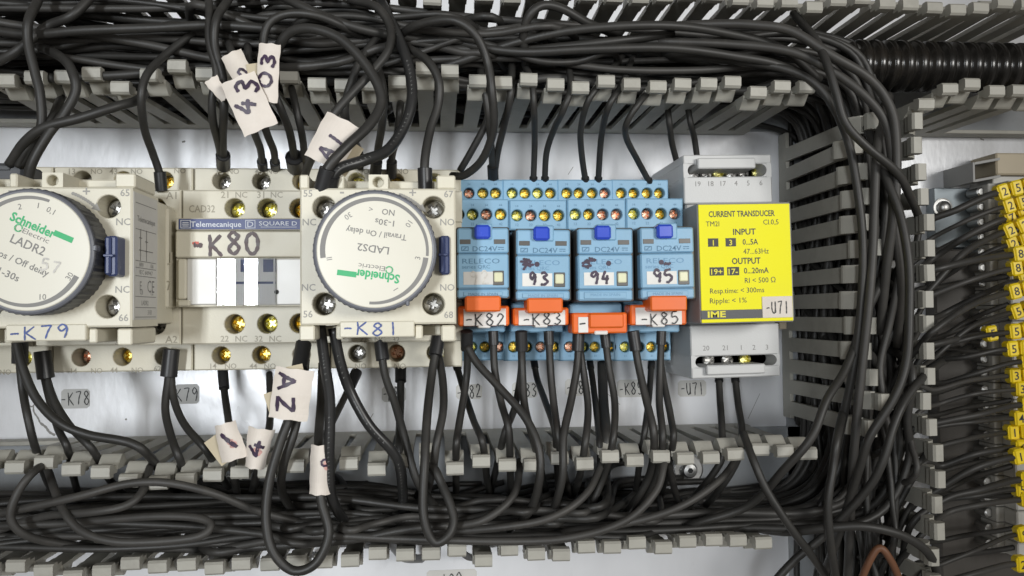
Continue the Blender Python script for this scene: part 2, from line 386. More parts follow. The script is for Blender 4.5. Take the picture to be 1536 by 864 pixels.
# ------------------------------------------------------------------ slotted wiring ducts
TIP = 71.0
def finger_mesh(axis, sgn):
    mb = MB()
    def pr(poly, w): mb.prism([(sgn * a, b) for a, b in poly], axis, -w / 2, w / 2)
    pr([(-.8, -2), (.8, -2), (.8, 51.5), (-.8, 51.5)], 5.6)
    pr([(-.85, 48), (.75, 48.5), (3.0, 50.2), (3.4, 50.9), (3.4, 52.2), (2.9, 53.0), (.6, 55.6), (-.85, 56)], 6.2)
    pr([(-1.9, 55.2), (.35, 55.2), (.35, 59), (-1.9, 59)], 5.3)
    pr([(-2.8, 58.6), (.9, 58.6), (1.3, 59.1), (1.3, 61.0), (.6, 61.9), (-2.1, 62), (-2.8, 61.3)], 5.6)
    return mesh_of('finger', mb, 'duct_plastic')
FING = {(a, s): finger_mesh(a, s) for a in 'xy' for s in (1, -1)}
def wall(th, axis, sgn, c, a0, a1, first, pitch, n, offs={}, rnd=random.Random(3)):
    """one side wall: a solid foot with slots above it; fingers stand on it"""
    mb = MB(); lo, hi = min(a0, a1), max(a0, a1)
    if axis == 'x': mb.box(lo, c - .8, 1.7, hi, c + .8, 9, .2)
    else: mb.box(c - .8, lo, 1.7, c + .8, hi, 9, .2)
    th.part('side_rail', mb, 'duct_plastic')
    for i in range(n):
        u = first + i * pitch + rnd.uniform(-.25, .25)
        at = (u, c, 9) if axis == 'x' else (c, u, 9)
        o = th.inst('finger', FING[(axis, sgn)], at)
        bend = rnd.gauss(0, .8) + offs.get(i, 0); tw = rnd.gauss(0, .6)
        if axis == 'x': o.rotation_euler = (R(bend), R(tw), 0)
        else: o.rotation_euler = (0, R(tw), R(bend))
yUL = lvl(600, 195, 0); yUU = lvl(1200, 2, TIP) + 1.2
yLU = lvl(600, 648, 0); yLL = lvl(600, 839, TIP)
xVL = P(1171, 400, 0).x; xVR = P(1396, 450, TIP).x
d = Thing('wiring_duct', 'grey slotted wiring duct across the top, full of black wires', 'wiring duct', (0, yUL, 0))
mb = MB(); mb.box(XL, yUL + 1, .05, XR, yUU + 1, 1.6, .1); d.part('duct_floor', mb, 'duct_floor')
u0, u1 = P(7, 120, TIP).x, P(1212, 140, TIP).x; pit = (u1 - u0) / 30
wall(d, 'x', -1, yUL, XL, u1 + 4, u0 - pit, pit, 32, {1: 3, 2: 2, 4: -1, 7: -3, 8: -1, 16: -4, 17: -4, 5: 1.5, 13: 2}, random.Random(11))
u2 = P(1390, 150, TIP).x
wall(d, 'x', -1, yUL, u2 - 4, XR, u2, pit, 6, {0: 5}, random.Random(5))
wall(d, 'x', 1, yUU, XL, XR, u0 - 8 * pit + 3, pit, 50, {}, random.Random(6))
d = Thing('wiring_duct', 'grey slotted wiring duct along the bottom, packed with looping black wires', 'wiring duct', (0, yLU, 0))
mb = MB(); mb.box(XL, yLL + 1, .05, P(1200, 700, 0).x, yLU - 1, 1.6, .1); d.part('duct_floor', mb, 'duct_floor')
v0, v1 = P(21, 690, TIP).x, P(1214, 677, TIP).x; pl = (v1 - v0) / 30
wall(d, 'x', 1, yLU, XL, v1 + 4, v0 - pl, pl, 32, {0: -2, 1: -2.5, 2: -2.5, 3: -2, 4: -1.5, 5: 2.5, 6: 3.5, 7: 2, 12: 2, 13: -1, 22: 1}, random.Random(21))
w0, w1 = P(22, 847, TIP).x, P(1160, 815, TIP).x
wall(d, 'x', -1, yLL, XL, w1 + 4, w0 - 2 * pl, pl, int((w1 - w0) / pl) + 3, {4: 1.5, 5: 1.5, 9: 2}, random.Random(22))
d = Thing('wiring_duct', 'grey slotted wiring duct running upright, right of the yellow-faced transducer', 'wiring duct', (xVL, 0, 0))
mb = MB(); mb.box(xVL + 1, -148, .05, xVR - 1, yUL - 1, 1.6, .1); d.part('duct_floor', mb, 'duct_floor')
t0, t1 = lvl(1275, 179, TIP), lvl(1275, 645, TIP); pv = (t1 - t0) / 12
wall(d, 'y', -1, xVL, yUL - 1.2, t1 - 4, t0, pv, 13, {0: 2, 1: -3, 2: -1.5, 5: 2.5, 9: -3, 11: 3}, random.Random(31))
wall(d, 'y', 1, xVR, yUL - 1.2, -148, lvl(1376, 180, TIP), pv, 20, {0: -2, 1: -1, 2: .5, 3: -2, 11: -2, 12: 1.5, 13: 3, 14: 3, 15: 2, 16: 2}, random.Random(32))
# bolts that hold the lower duct
def bolt(px, py, label, r=4.2):
    p = P(px, py, 2); t = Thing('bolt', label, 'bolt', (p.x, p.y, 1.6))
    mb = MB(); mb.lathe(p.x, p.y, [(r * 1.5, 1.65), (r * 1.5, 2.3), (r * 1.35, 2.6), (r * .6, 2.6)], 28); t.part('washer', mb, 'steel', smooth=False)
    mb = MB(); mb.lathe(p.x, p.y, [(r * .78, 2.6), (r * .78, 4.2), (r * .62, 5.2), (r * .3, 5.5)], 20); t.part('bolt_head', mb, 'steel', smooth=False)
    mb = MB(); mb.lathe(p.x, p.y, [(r * .28, 5.52), (r * .28, 5.56)], 6); t.part('socket', mb, 'dark_hole')
bolt(1032, 704, 'bright steel bolt with washer on the lower duct floor, below the transducer')
bolt(345, 735, 'steel bolt half hidden by wires in the lower duct, under the marked tags')

# ================================================================== CONTACTORS
CX0 = P(291, 400, 45).x; CW = 46.2
cy = {k: lvl(350, v, z) for k, v, z in (('top', 252, 45), ('t1', 289, 45), ('t2t', 285, 58), ('t2b', 329, 58), ('b2t', 459, 58), ('b2b', 516, 58), ('b1', 512, 45), ('bot', 555, 45))}
sx2 = [P(p, 311, 58).x for p in (352, 401, 449)]; sx1 = [P(p, 271, 45).x for p in (332, 392, 452)]
sy = {'top': lvl(350, 271, 45), 't2': lvl(350, 312, 58), 'b2': lvl(350, 486, 58), 'bot': lvl(350, 533, 45)}
def contactor(k, label, texts, screws):
    dx = k * CW; x0, x1 = CX0 + dx, CX0 + dx + CW - .5
    t = Thing('contactor', label, 'contactor', ((x0 + x1) / 2, (cy['top'] + cy['bot']) / 2, 0), group='cream contactors on the rail')
    mb = MB()
    mb.terrace(x0, cy['t1'] - 2, x1, cy['top'], 0.2, 45, [(x + dx, sy['top']) for x in sx1], 3.1, 9)
    mb.terrace(x0, cy['bot'], x1, cy['b1'] + 2, 0.2, 45, [(x + dx, sy['bot']) for x in sx1], 3.1, 9)
    mb.box(x0 + .1, cy['b1'] + 1.9, .3, x1 - .1, cy['t1'] - 1.9, 44.5, .2)
    t.part('base', mb, 'cream_plastic')
    xa = P(273, 400, 58).x + dx; xb = xa + CW - .4
    for nm, ya, yb, key in (('upper', cy['t2b'] - 1, cy['t2t'], 't2'), ('lower', cy['b2b'], cy['b2t'] + 1, 'b2')):
        mb = MB(); mb.terrace(xa, ya, xb, yb, 44, 58, [(x + dx, sy[key]) for x in sx2], 3.25, 9)
        t.part('terminal_block', mb, 'cream_plastic')
    mb = MB(); mb.box(xa + .2, cy['b2t'] - .2, 44.2, xb - .2, cy['t2b'] + .2, 57.5, .3); t.part('body', mb, 'cream_plastic')
    rr = random.Random(100 + k); j = 0
    for xs, key, z, sc in ((sx1, 'top', 36.2, 2.5), (sx2, 't2', 49.3, 2.75), (sx2, 'b2', 49.3, 2.75), (sx1, 'bot', 36.2, 2.5)):
        for x in xs:
            m = screws[j % len(screws)]; j += 1
            t.inst('screw', SCREW[m], (x + dx, sy[key], z), rr.uniform(0, 90), sc)
    mb = MB()
    for (s, px, py, z, h, w) in texts: mb.ptext(s, px, py, z + .06, h, w, bold=.012)
    t.part('lettering', mb, 'faint_print')
    return t, xa, xb, dx
NOs = lambda o: [('13', 330 + o, 257, 45, 9, None), ('NO', 350 + o, 257, 45, 8, None), ('43', 388 + o, 257, 45, 9, None), ('NO', 409 + o, 257, 45, 8, None), ('53', 445 + o, 257, 45, 9, None),
                 ('14', 320 + o, 549, 45, 8, None), ('NO', 346 + o, 549, 45, 8, None), ('44', 380 + o, 549, 45, 8, None), ('NO', 405 + o, 549, 45, 8, None)]
gs = ['gold_screw', 'silver_screw', 'pale_gold_screw']
contactor(-2, 'cream contactor at the far left edge, only its lower terminals showing', [('NO', 8, 558, 45, 8, None), ('A1', 60, 292, 58, 9, None)], gs)
tK79, xa, xb, dxx = contactor(-1, 'cream contactor carrying the timer with the blue -K79 tag', [('13', 108, 257, 45, 9, None), ('NO', 145, 257, 45, 8, None), ('43', 170, 257, 45, 9, None), ('NO', 205, 257, 45, 8, None), ('NO', 270, 256, 45, 8, None), ('A1', 257, 293, 58, 11, None), ('A2', 257, 509, 58, 11, None), ('14', 111, 556, 45, 8, None), ('NO', 145, 556, 45, 8, None), ('44', 171, 555, 45, 8, None), ('NO', 206, 555, 45, 8, None), ('62', 236, 553, 45, 8, None), ('32', 178, 513, 58, 8, None), ('NC', 203, 513, 58, 8, None)], ['silver_screw', 'gold_screw', 'gold_screw', 'rose_screw', 'gold_screw', 'gold_screw', 'silver_screw', 'silver_screw', 'silver_screw', 'rose_screw', 'gold_screw', 'silver_screw'])
mb = MB(); mb.box(xa + 2, cy['b2t'] - .6, 57.6, xb - 1.5, cy['t2b'] + 3, 66, .6); tK79.part('cover', mb, 'cream_plastic')
tK80, xa, xb, dxx = contactor(0, 'cream contactor with blue printed band and -K80 in thick marker', NOs(0) + [('CAD32', 303, 313, 58, 11, 39), ('21', 337, 292, 58, 10, None), ('NC', 362, 292, 58, 9, None), ('31', 391, 292, 58, 10, None), ('NC', 415, 292, 58, 9, None), ('22', 337, 508, 58, 9, None), ('NC', 362, 508, 58, 9, None), ('32', 388, 508, 58, 9, None), ('NC', 413, 508, 58, 9, None)], ['silver_screw', 'silver_screw', 'gold_screw', 'pale_gold_screw', 'pale_gold_screw', 'gold_screw', 'gold_screw', 'pale_gold_screw', 'gold_screw', 'gold_screw', 'gold_screw', 'silver_screw'])
# cover of K80: printed band, cream strip, hinged clear window
ZC = 66.0
mb = MB(); mb.pbox(263, 327, 462, 345.5, ZC, 57); mb.pbox(263, 346.5, 462, 386, ZC + .3, 57); mb.pbox(264, 386.5, 462, 460, ZC - 2.2, 57, .2); tK80.part('cover', mb, 'cream_plastic')
mb = MB(); mb.pbox(268, 328.5, 458, 344, ZC + .25, ZC - 1, .05); band = tK80.part('brand_band', mb, 'navy_print')
mb = MB(); z = ZC + .3; mb.ptext('Telemecanique', 324, 336.2, z, 8.2, 76, bold=.012); mb.ptext('SQUARE D', 417, 335, z, 6.4, 57, bold=.006)
for a in ((270.5, 330, 286, 331.2), (270.5, 341.3, 286, 342.5), (270.5, 331.2, 271.8, 341.3), (284.7, 331.2, 286, 341.3), (368, 330, 383, 331), (368, 341.5, 383, 342.5), (368, 331, 369, 341.5), (382, 331, 383, 341.5), (391, 340.2, 445, 340.9)): mb.pbox(*a, z, z - .1, .01)
mb.ptext('D', 375.5, 336.2, z, 8.5, 9)
mb.pbox(273.5, 333, 283, 334.6, z, z - .1, .01); mb.pbox(273, 335.6, 283.4, 337, z, z - .1, .01); mb.pbox(273.5, 338.2, 283, 339.8, z, z - .1, .01)
tK80.part('lettering', mb, 'white_print', band)
mb = MB(); c = P(360, 366, ZC + .3); k = 1250 / (DIST - ZC)
mb.write('K80', c.x - 1.9 , c.y, ZC + .38, 32 / k, 72 / k, 5.2 / k, 1.5, jig=.02); c2 = P(297, 369, ZC)
mb.write('-', c2.x, c2.y, ZC + .38, 20 / k, 15 / k, 7 / k, -3); tK80.part('handwriting', mb, 'brown_ink')
mb = MB(); c2 = P(294, 364.5, ZC); mb.write('-', c2.x, c2.y, ZC + .40, 14 / k, 10 / k, 3.6 / k, 4); tK80.part('handwriting', mb, 'red_ink')
mb = MB(); mb.pbox(266, 388, 279, 449, ZC + .2, ZC - 2.1, .5); mb.pbox(266, 450, 284, 460, ZC + .5, ZC - 2.1, .5); tK80.part('hinge', mb, 'cream_plastic')
mb = MB(); mb.pbox(280, 388, 325, 457, ZC - 1.0, ZC - 2.1, .3); mb.pbox(414, 388, 462, 457, ZC - 1.0, ZC - 2.1, .3); tK80.part('window_frame', mb, 'white_plastic')
mb = MB(); mb.pbox(326, 388, 413, 457, ZC - 1.9, ZC - 2.18, .05); tK80.part('window_backing', mb, 'white_plastic')
mb = MB(); mb.pbox(326.5, 389, 353, 408, ZC - 1.75, ZC - 1.95, .05); mb.pbox(361, 389, 376, 408, ZC - 1.75, ZC - 1.95, .05); mb.pbox(395, 389, 410, 408, ZC - 1.75, ZC - 1.95, .05); mb.pbox(326, 422.5, 410, 426, ZC - 1.75, ZC - 1.95, .05); tK80.part('indicator_slot', mb, 'navy_plastic')
mb = MB(); p = P(415, 438, ZC - .9); mb.lathe(p.x, p.y, [(.75, ZC - .99), (.75, ZC - .93)], 14); tK80.part('peg_hole', mb, 'dark_hole')
gl = bpy.data.materials.new('clear_pane'); gl.use_nodes = True; b = gl.node_tree.nodes['Principled BSDF']
b.inputs['Transmission Weight'].default_value = 1; b.inputs['Roughness'].default_value = 0.0; b.inputs['IOR'].default_value = 1.5; b.inputs['Base Color'].default_value = (.97, .98, 1, 1)
MATS['clear_pane'] = gl
mb = MB(); mb.pbox(325.5, 387.5, 413.5, 458, ZC + .2, ZC - .5, .1); tK80.part('window_pane', mb, 'clear_pane')
contactor(1, 'cream contactor under the upside-down timer with the blue -K81 tag', NOs(195)[1:] + [('22', 545, 509, 58, 8, None), ('NC', 570, 509, 58, 8, None), ('32', 594, 509, 58, 8, None)], ['pale_gold_screw', 'gold_screw', 'pale_gold_screw', 'gold_screw', 'gold_screw', 'gold_screw', 'gold_screw', 'silver_screw', 'rose_screw', 'silver_screw', 'rose_screw', 'pale_gold_screw'])
# lever marks printed on the side cover of K79 (visible beside the timer)
mb = MB()
for (px, py, ch) in ((241, 352, '7'), (241, 385, '1'), (255, 385, 'J'), (241, 432, 'V'), (254, 428, '7')): mb.ptext(ch, px, py, 66.06, 15, 7)
tK79.part('lettering', mb, 'faint_print')

# ================================================================== TIMER MODULES
ZT = 99.0
def timer(ox, label, tag, dang, knob, texts, nos, tag_rot=0):
    """ox: shift in mm from the right-hand timer (photograph box 450-683 x 283-488)"""
    q = lambda px, py, z=ZT: Vector((P(px, py, z).x + ox, P(px, py, z).y, z))
    A, B = q(450, 488), q(683, 283); x0, x1, y0, y1 = A.x, B.x, A.y, B.y; k = 1250 / (DIST - ZT)
    t = Thing('timer_module', label, 'timer module', ((x0 + x1) / 2, (y0 + y1) / 2, 66), group='round-dial timer modules')
    mb = MB(); xm, ym = (x0 + x1) / 2, (y0 + y1) / 2; c = .5
    hs = [q(486, 456), q(650, 456), q(650, 311), q(486, 311)]
    mb.quadwalls(x0, y0, x1, y1, 77, ZT - c)
    o = [(x0, y0, ZT - c), (x1, y0, ZT - c), (x1, y1, ZT - c), (x0, y1, ZT - c)]; i_ = [(x0 + c, y0 + c, ZT), (x1 - c, y0 + c, ZT), (x1 - c, y1 - c, ZT), (x0 + c, y1 - c, ZT)]
    mb.add(o + i_, [(a, (a + 1) % 4, 4 + (a + 1) % 4, 4 + a) for a in range(4)])
    for h, (a, b_, c_, d_) in zip(hs, ((x0 + c, y0 + c, xm, ym), (xm, y0 + c, x1 - c, ym), (xm, ym, x1 - c, y1 - c), (x0 + c, ym, xm, y1 - c))):
        mb.hole_cell(a, b_, c_, d_, ZT, h.x, h.y, 3.25, 9)
    mb.box(x0 + 1.2, y0 + .6, 58.5, x1 - 1.2, y1 - .6, 77.2, .3)
    # lugs along the top and the bottom edge
    def lug(a, b_, c_, d_, z1, z0, cc=.4):
        p, r_ = q(a, d_, z1), q(c_, b_, z1); mb.box(p.x, p.y, z0, r_.x, r_.y, z1, cc)
    lug(449, 262, 463, 283.4, 97, 80); lug(505, 263, 516, 283.4, 96, 80); lug(655, 263, 683, 283.4, 97, 80); lug(463, 272, 655, 283.4, 86, 66)
    lug(449, 487.8, 472, 511, 98, 78); lug(504, 487.8, 515, 509, 98, 78); lug(622, 487.8, 634, 509, 98, 78); lug(662, 487.8, 683, 512, 98, 78); lug(472, 487.8, 662, 505, 84, 66)
    t.part('housing', mb, 'timer_plastic')
    mb = MB(); p, r_ = q(553, 284, 97), q(582, 262, 97); mb.hole_cell(p.x, p.y, r_.x, r_.y, 97, q(567, 273, 97).x, q(567, 273, 97).y, 1.5, 4); mb.quadwalls(p.x, p.y, r_.x, r_.y, 80, 97); t.part('sealing_lug', mb, 'timer_plastic')
    rr = random.Random(int(ox)); 
    for h in hs: t.inst('screw', SCREW['silver_screw'], (h.x, h.y, ZT - 8.6), rr.uniform(0, 90), 2.8)
    # dial
    dc = q(566.5, 380.5); mb = MB(); n = 120; prof = [(16.5, ZT + .02), (16.7, ZT + .4), (17.0, ZT + 9.4), (16.9, ZT + 10.3), (16.2, ZT + 10.9)]
    mb.lathe(dc.x, dc.y, prof, n)
    mb.v = [(dc.x + (v[0] - dc.x) * (1 - .014 * (i % n % 2) * (i < 4 * n)), dc.y + (v[1] - dc.y) * (1 - .014 * (i % n % 2) * (i < 4 * n)), v[2]) for i, v in enumerate(mb.v)]
    dial = t.part('dial', mb, 'dial_rim')
    mb = MB(); mb.lathe(dc.x, dc.y, [(16.75, ZT + 10.6), (16.6, ZT + 11.1), (16.1, ZT + 11.35), (15.75, ZT + 11.3)], 72); t.part('dial_ring', mb, 'dial_edge', dial, smooth=False)
    mb = MB(); mb.lathe(dc.x, dc.y, [(15.7, ZT + 11.2), (15.6, ZT + 11.5), (15.4, ZT + 11.6)], 72); t.part('dial_face', mb, 'dial_plastic', dial, smooth=False)
    zf = ZT + 11.66; kf = 1250 / (DIST - zf); ca, sa = math.cos(R(dang)), math.sin(R(dang))
    L2 = lambda x, y: (dc.x + x * ca - y * sa, dc.y + x * sa + y * ca)
    g, gr, fp, gy = MB(), MB(), MB(), MB()
    gx, gy_ = L2(-1.6, 6.9); gr.text('Schneider', gx, gy_, zf, 2.35, 12.2, dang, bold=.03)
    e = L2(6.6, 7.2); bx = MB(); bx.box(-2.6, -.75, 0, 2.6, .75, .05, .01)
    gr.add([(e[0] + v[0] * ca - v[1] * sa, e[1] + v[0] * sa + v[1] * ca, zf + v[2] - .03) for v in bx.v], bx.f)
    e = L2(0.2, 4.6); fp.text('Electric', e[0], e[1], zf, 1.35, 7.2, dang)
    gr.ribbon([L2(-4.6 + .9 * math.cos(a) , 4.7 + .9 * math.sin(a)) for a in [i * .5 for i in range(13)]], .28, zf + .01)
    for (s_, x, y, h, w) in texts:
        e = L2(x, y); fp.text(s_, e[0], e[1], zf, h, w, dang, .01)
    for (a0, a1) in nos['arcs']:
        n_ = 40; vs = []
        for i in range(n_ + 1):
            a = R(a0 + (a1 - a0) * i / n_); wob = .5 + .45 * i / n_
            vs += [(dc.x + 14.7 * math.cos(a), dc.y + 14.7 * math.sin(a), zf), (dc.x + (14.7 - 1.5 * wob) * math.cos(a), dc.y + (14.7 - 1.5 * wob) * math.sin(a), zf)]
        gy.add(vs, [(2 * i, 2 * i + 1, 2 * i + 3, 2 * i + 2) for i in range(n_)])
    for (s_, a, rr_, ta) in nos['nums']: gy.text(s_, dc.x + rr_ * math.cos(R(a)), dc.y + rr_ * math.sin(R(a)), zf, 1.5, None, ta)
    if ox:
        pw = MB(); e = L2(6.8, -1.2); pw.write('57', e[0], e[1], zf, 3.2, 5.0, .5, dang + 8); t.part('handwriting', pw, 'pale_ink', dial)
    t.part('lettering', gr, 'green_print', dial); t.part('lettering', fp, 'grey_print', dial); t.part('scale_marking', gy, 'grey_print', dial)
    a = R(knob); mb = MB(); kx, ky = dc.x + 16.9 * math.cos(a), dc.y + 16.9 * math.sin(a); mb.box(kx - .7, ky - .8, ZT + 8.5, kx + .35, ky + .8, ZT + 11.4, .25); t.part('pointer', mb, 'dial_edge', dial)
    # printing on the housing
    mb = MB()
    for (s_, px, py, h) in nos['face']:
        p = q(px, py); mb.text(s_, p.x, p.y, ZT + .06, h * .9 / k, None, 0, .01)
    for a0, a1, dr in ((113, 135, -1), (47, 70, 1)):
        pts = [(dc.x + 18.2 * math.cos(R(a0 + (a1 - a0) * i / 8)), dc.y + 18.2 * math.sin(R(a0 + (a1 - a0) * i / 8))) for i in range(9)]
        mb.ribbon(pts, .8, ZT + .05); e = pts[0] if dr > 0 else pts[-1]
        aa = math.atan2(pts[0][1] - pts[1][1], pts[0][0] - pts[1][0]) if dr > 0 else math.atan2(pts[-1][1] - pts[-2][1], pts[-1][0] - pts[-2][0])
        mb.add([(e[0] + 2 * math.cos(aa + f) * s2, e[1] + 2 * math.sin(aa + f) * s2, ZT + .05) for f, s2 in ((0, 1), (1.9, .6), (-1.9, .6))], [(0, 1, 2)])
    t.part('lettering', mb, 'timer_print')
    # blue slider
    p, r_ = q(659, 410, ZT + nos['sl']), q(674.5, 354, ZT + nos['sl']); mb = MB(); ymid = (p.y + r_.y) / 2
    mb.box(p.x, p.y, ZT - .5, p.x + (r_.x - p.x) * .55, r_.y, ZT + nos['sl'], .5); mb.box(p.x + .3, p.y - .3, ZT - .5, r_.x, r_.y + .2, ZT + nos['sl'] - 1.0, .5)
    mb.box(p.x - .25, ymid - .35, ZT, r_.x - .5, ymid + .35, ZT + nos['sl'] + .35, .15)
    t.part('locking_slider', mb, 'navy_plastic')
    # slide-in tag with handwriting
    p, r_ = q(511, 506, 97), q(622, 481, 97); mb = MB(); mb.box(p.x, p.y, 95.8, r_.x, r_.y, 99.6, .3)
    tg = t.part('tag_holder', mb, 'timer_plastic')
    mb = MB(); cc = q(557, 493, 99.6); mb.write(tag, cc.x, cc.y, 99.68, 3.7, 15.5, .48, tag_rot, jig=.03); t.part('handwriting', mb, 'blue_ink', tg)
    return t, x0, x1, y0, y1
face = [('55', 462, 290, 11), ('67', 673, 291, 11), ('NC', 464, 333, 11), ('NO', 671, 333, 11), ('NC', 463, 431, 11), ('NO', 671, 431, 11), ('56', 462, 471, 11), ('68', 673, 472, 11)]
face2 = [('+', 619, 289, 16), ('-', 513, 286, 18)]
timer(0, 'cream timer module with upside-down dial lettering, tagged -K81', '-K81', 172, 302,
      [('LADS2', .5, -.4, 2.0, 8.6), ('Travail / On delay', 0.2, -4.6, 1.6, 16.5), ('1-30s', -1.6, -8.0, 1.6, 5.2), ('NO', -2.2, -10.9, 1.6, None)],
      {'arcs': [(-96, -8), (-6, 188)], 'nums': [('30', 127, 11.8, 215), ('10', 38, 11.8, 235), ('3', -10, 11.8, 80), ('II', 190, 12.4, 100), ('<', 95, 11.4, 170), ('1', -62, 12, 120)], 'face': face + face2, 'sl': 3})
ox2 = P(197, 400, ZT).x - P(683, 400, ZT).x
face = [('65', 673, 291, 11), ('NC', 671, 333, 11), ('NC', 671, 431, 11), ('66', 673, 472, 11), ('NC', 464, 333, 11)]
tL, x0, x1, y0, y1 = timer(ox2, 'cream timer module at the left with tilted dial lettering, tagged -K79', '-K79', -24, 3,
      [('LADR2', -.6, 1.6, 2.3, 9.2), ('Repos / Off delay', -1.5, -3.2, 1.75, 17.5), ('0,1-30s', -3.0, -7.4, 1.8, 8)],
      {'arcs': [(68, 190), (-120, -28)], 'nums': [('0,1', 62, 12.2, -28), ('1', 78, 12.4, -10), ('2', 100, 12, 5), ('10', -72, 12.6, 0), ('30', -32, 12.4, 60)], 'face': face + face2, 'sl': 7}, tag_rot=2)
# printed label on the right-hand side of the left timer
mb = MB(); mb.box(x1 + .02, y0 + 2, 78.2, x1 + .18, y1 - 1, 98.2, .03); side = tL.part('side_label', mb, 'pale_label')
bas = ((x1 + .22, 0, 0), (0, 0, -1), (0, 1, 0)); mb = MB(); H = y1 - y0
def sline(f0, f1, y, w=.18): mb.add([(x1 + .22, y - w, 98 - f0 * 19.6), (x1 + .22, y - w, 98 - f1 * 19.6), (x1 + .22, y + w, 98 - f1 * 19.6), (x1 + .22, y + w, 98 - f0 * 19.6)], [(0, 1, 2, 3)])
for fr in (.10, .29, .52, .57, .63, .78, .86, .93): sline(.06, .94, y1 - fr * H, .11)
mb.text('Telemecanique', -88, y1 - .21 * H, 0, 1.6, 15, bold=.01, basis=bas); mb.text('CE', -84, y1 - .70 * H, 0, 3.6, 6, basis=bas); mb.text('E', -92.5, y1 - .70 * H, 0, 2.6, None, basis=bas)
for i, ff in enumerate((.25, .5)): sline(ff, ff + .03, y1 - .40 * H, 4.5); sline(ff - .05, ff + .08, y1 - (.35 + .02 * i) * H, .15)
sline(.2, .8, y1 - .44 * H, .15)
mb.text('600V', -92, y1 - .545 * H, 0, 1.2, None, basis=bas); mb.text('10A', -83, y1 - .545 * H, 0, 1.2, None, basis=bas); mb.text('IEC 60947', -88, y1 - .60 * H, 0, 1.2, 11, basis=bas)
mb.text('0,8', -92, y1 - .745 * H, 0, 1.5, None, basis=bas); mb.text('1,2', -83, y1 - .745 * H, 0, 1.5, None, basis=bas); mb.text('LADR2', -89, y1 - .825 * H, 0, 1.4, None, basis=bas); mb.text('3 03', -85, y1 - .895 * H, 0, 1.4, None, basis=bas)
tL.part('lettering', mb, 'grey_print', side)

# ================================================================== RELAY SOCKETS AND RELAYS
def cbox(t, name, m, rect, z1, z0, c=.4, parent=None):
    mb = MB(); mb.pbox(*rect, z1, z0, c); return t.part(name, mb, m, parent)
CXT = lambda px: 660 + px / 2.88
CYT = lambda py: 240 + py / 2.88
bounds1 = [672.5, 755.5, 838, 920, 1003]; bounds2 = [676.5, 763.5, 850.5, 939, 1025]; toff = [0, 1.5, 0, -1]
s1 = [(66, 125, 185, 240), (312, 367, 422, 477), (548, 600, 658, 712), (783, 838, 895, 948)]
s2 = [(80, 140, 200, 262), (333, 392, 452, 512), (585, 643, 703, 763), (838, 895, 955, 1015)]
s3 = [(78, 136, 194, 255), (318, 375, 435, 493), (560, 620, 670, 735), (800, 860, 914, 970)]
rx = [(686, 763), (774.6, 855), (867, 949), (961, 1041)]; ry = [(342, 447), (344.5, 450), (343, 451), (341, 448)]
sock_lab = ['blue relay socket with upright orange clip, tag -K82', 'blue relay socket with upright orange clip, tag -K83', 'blue relay socket with its orange clip dropped over the tag', 'blue relay socket with tilted orange clip, tag -K85, rightmost']
rel_lab = ['blue plug-in relay with faded white sticker, next to the timer', 'blue plug-in relay with 93 in marker below a round ink blot', 'blue plug-in relay with 94 in marker, over the dropped orange clip', 'blue plug-in relay with 95 in marker, nearest the yellow transducer']
HW = ['92', '93', '94', '95']
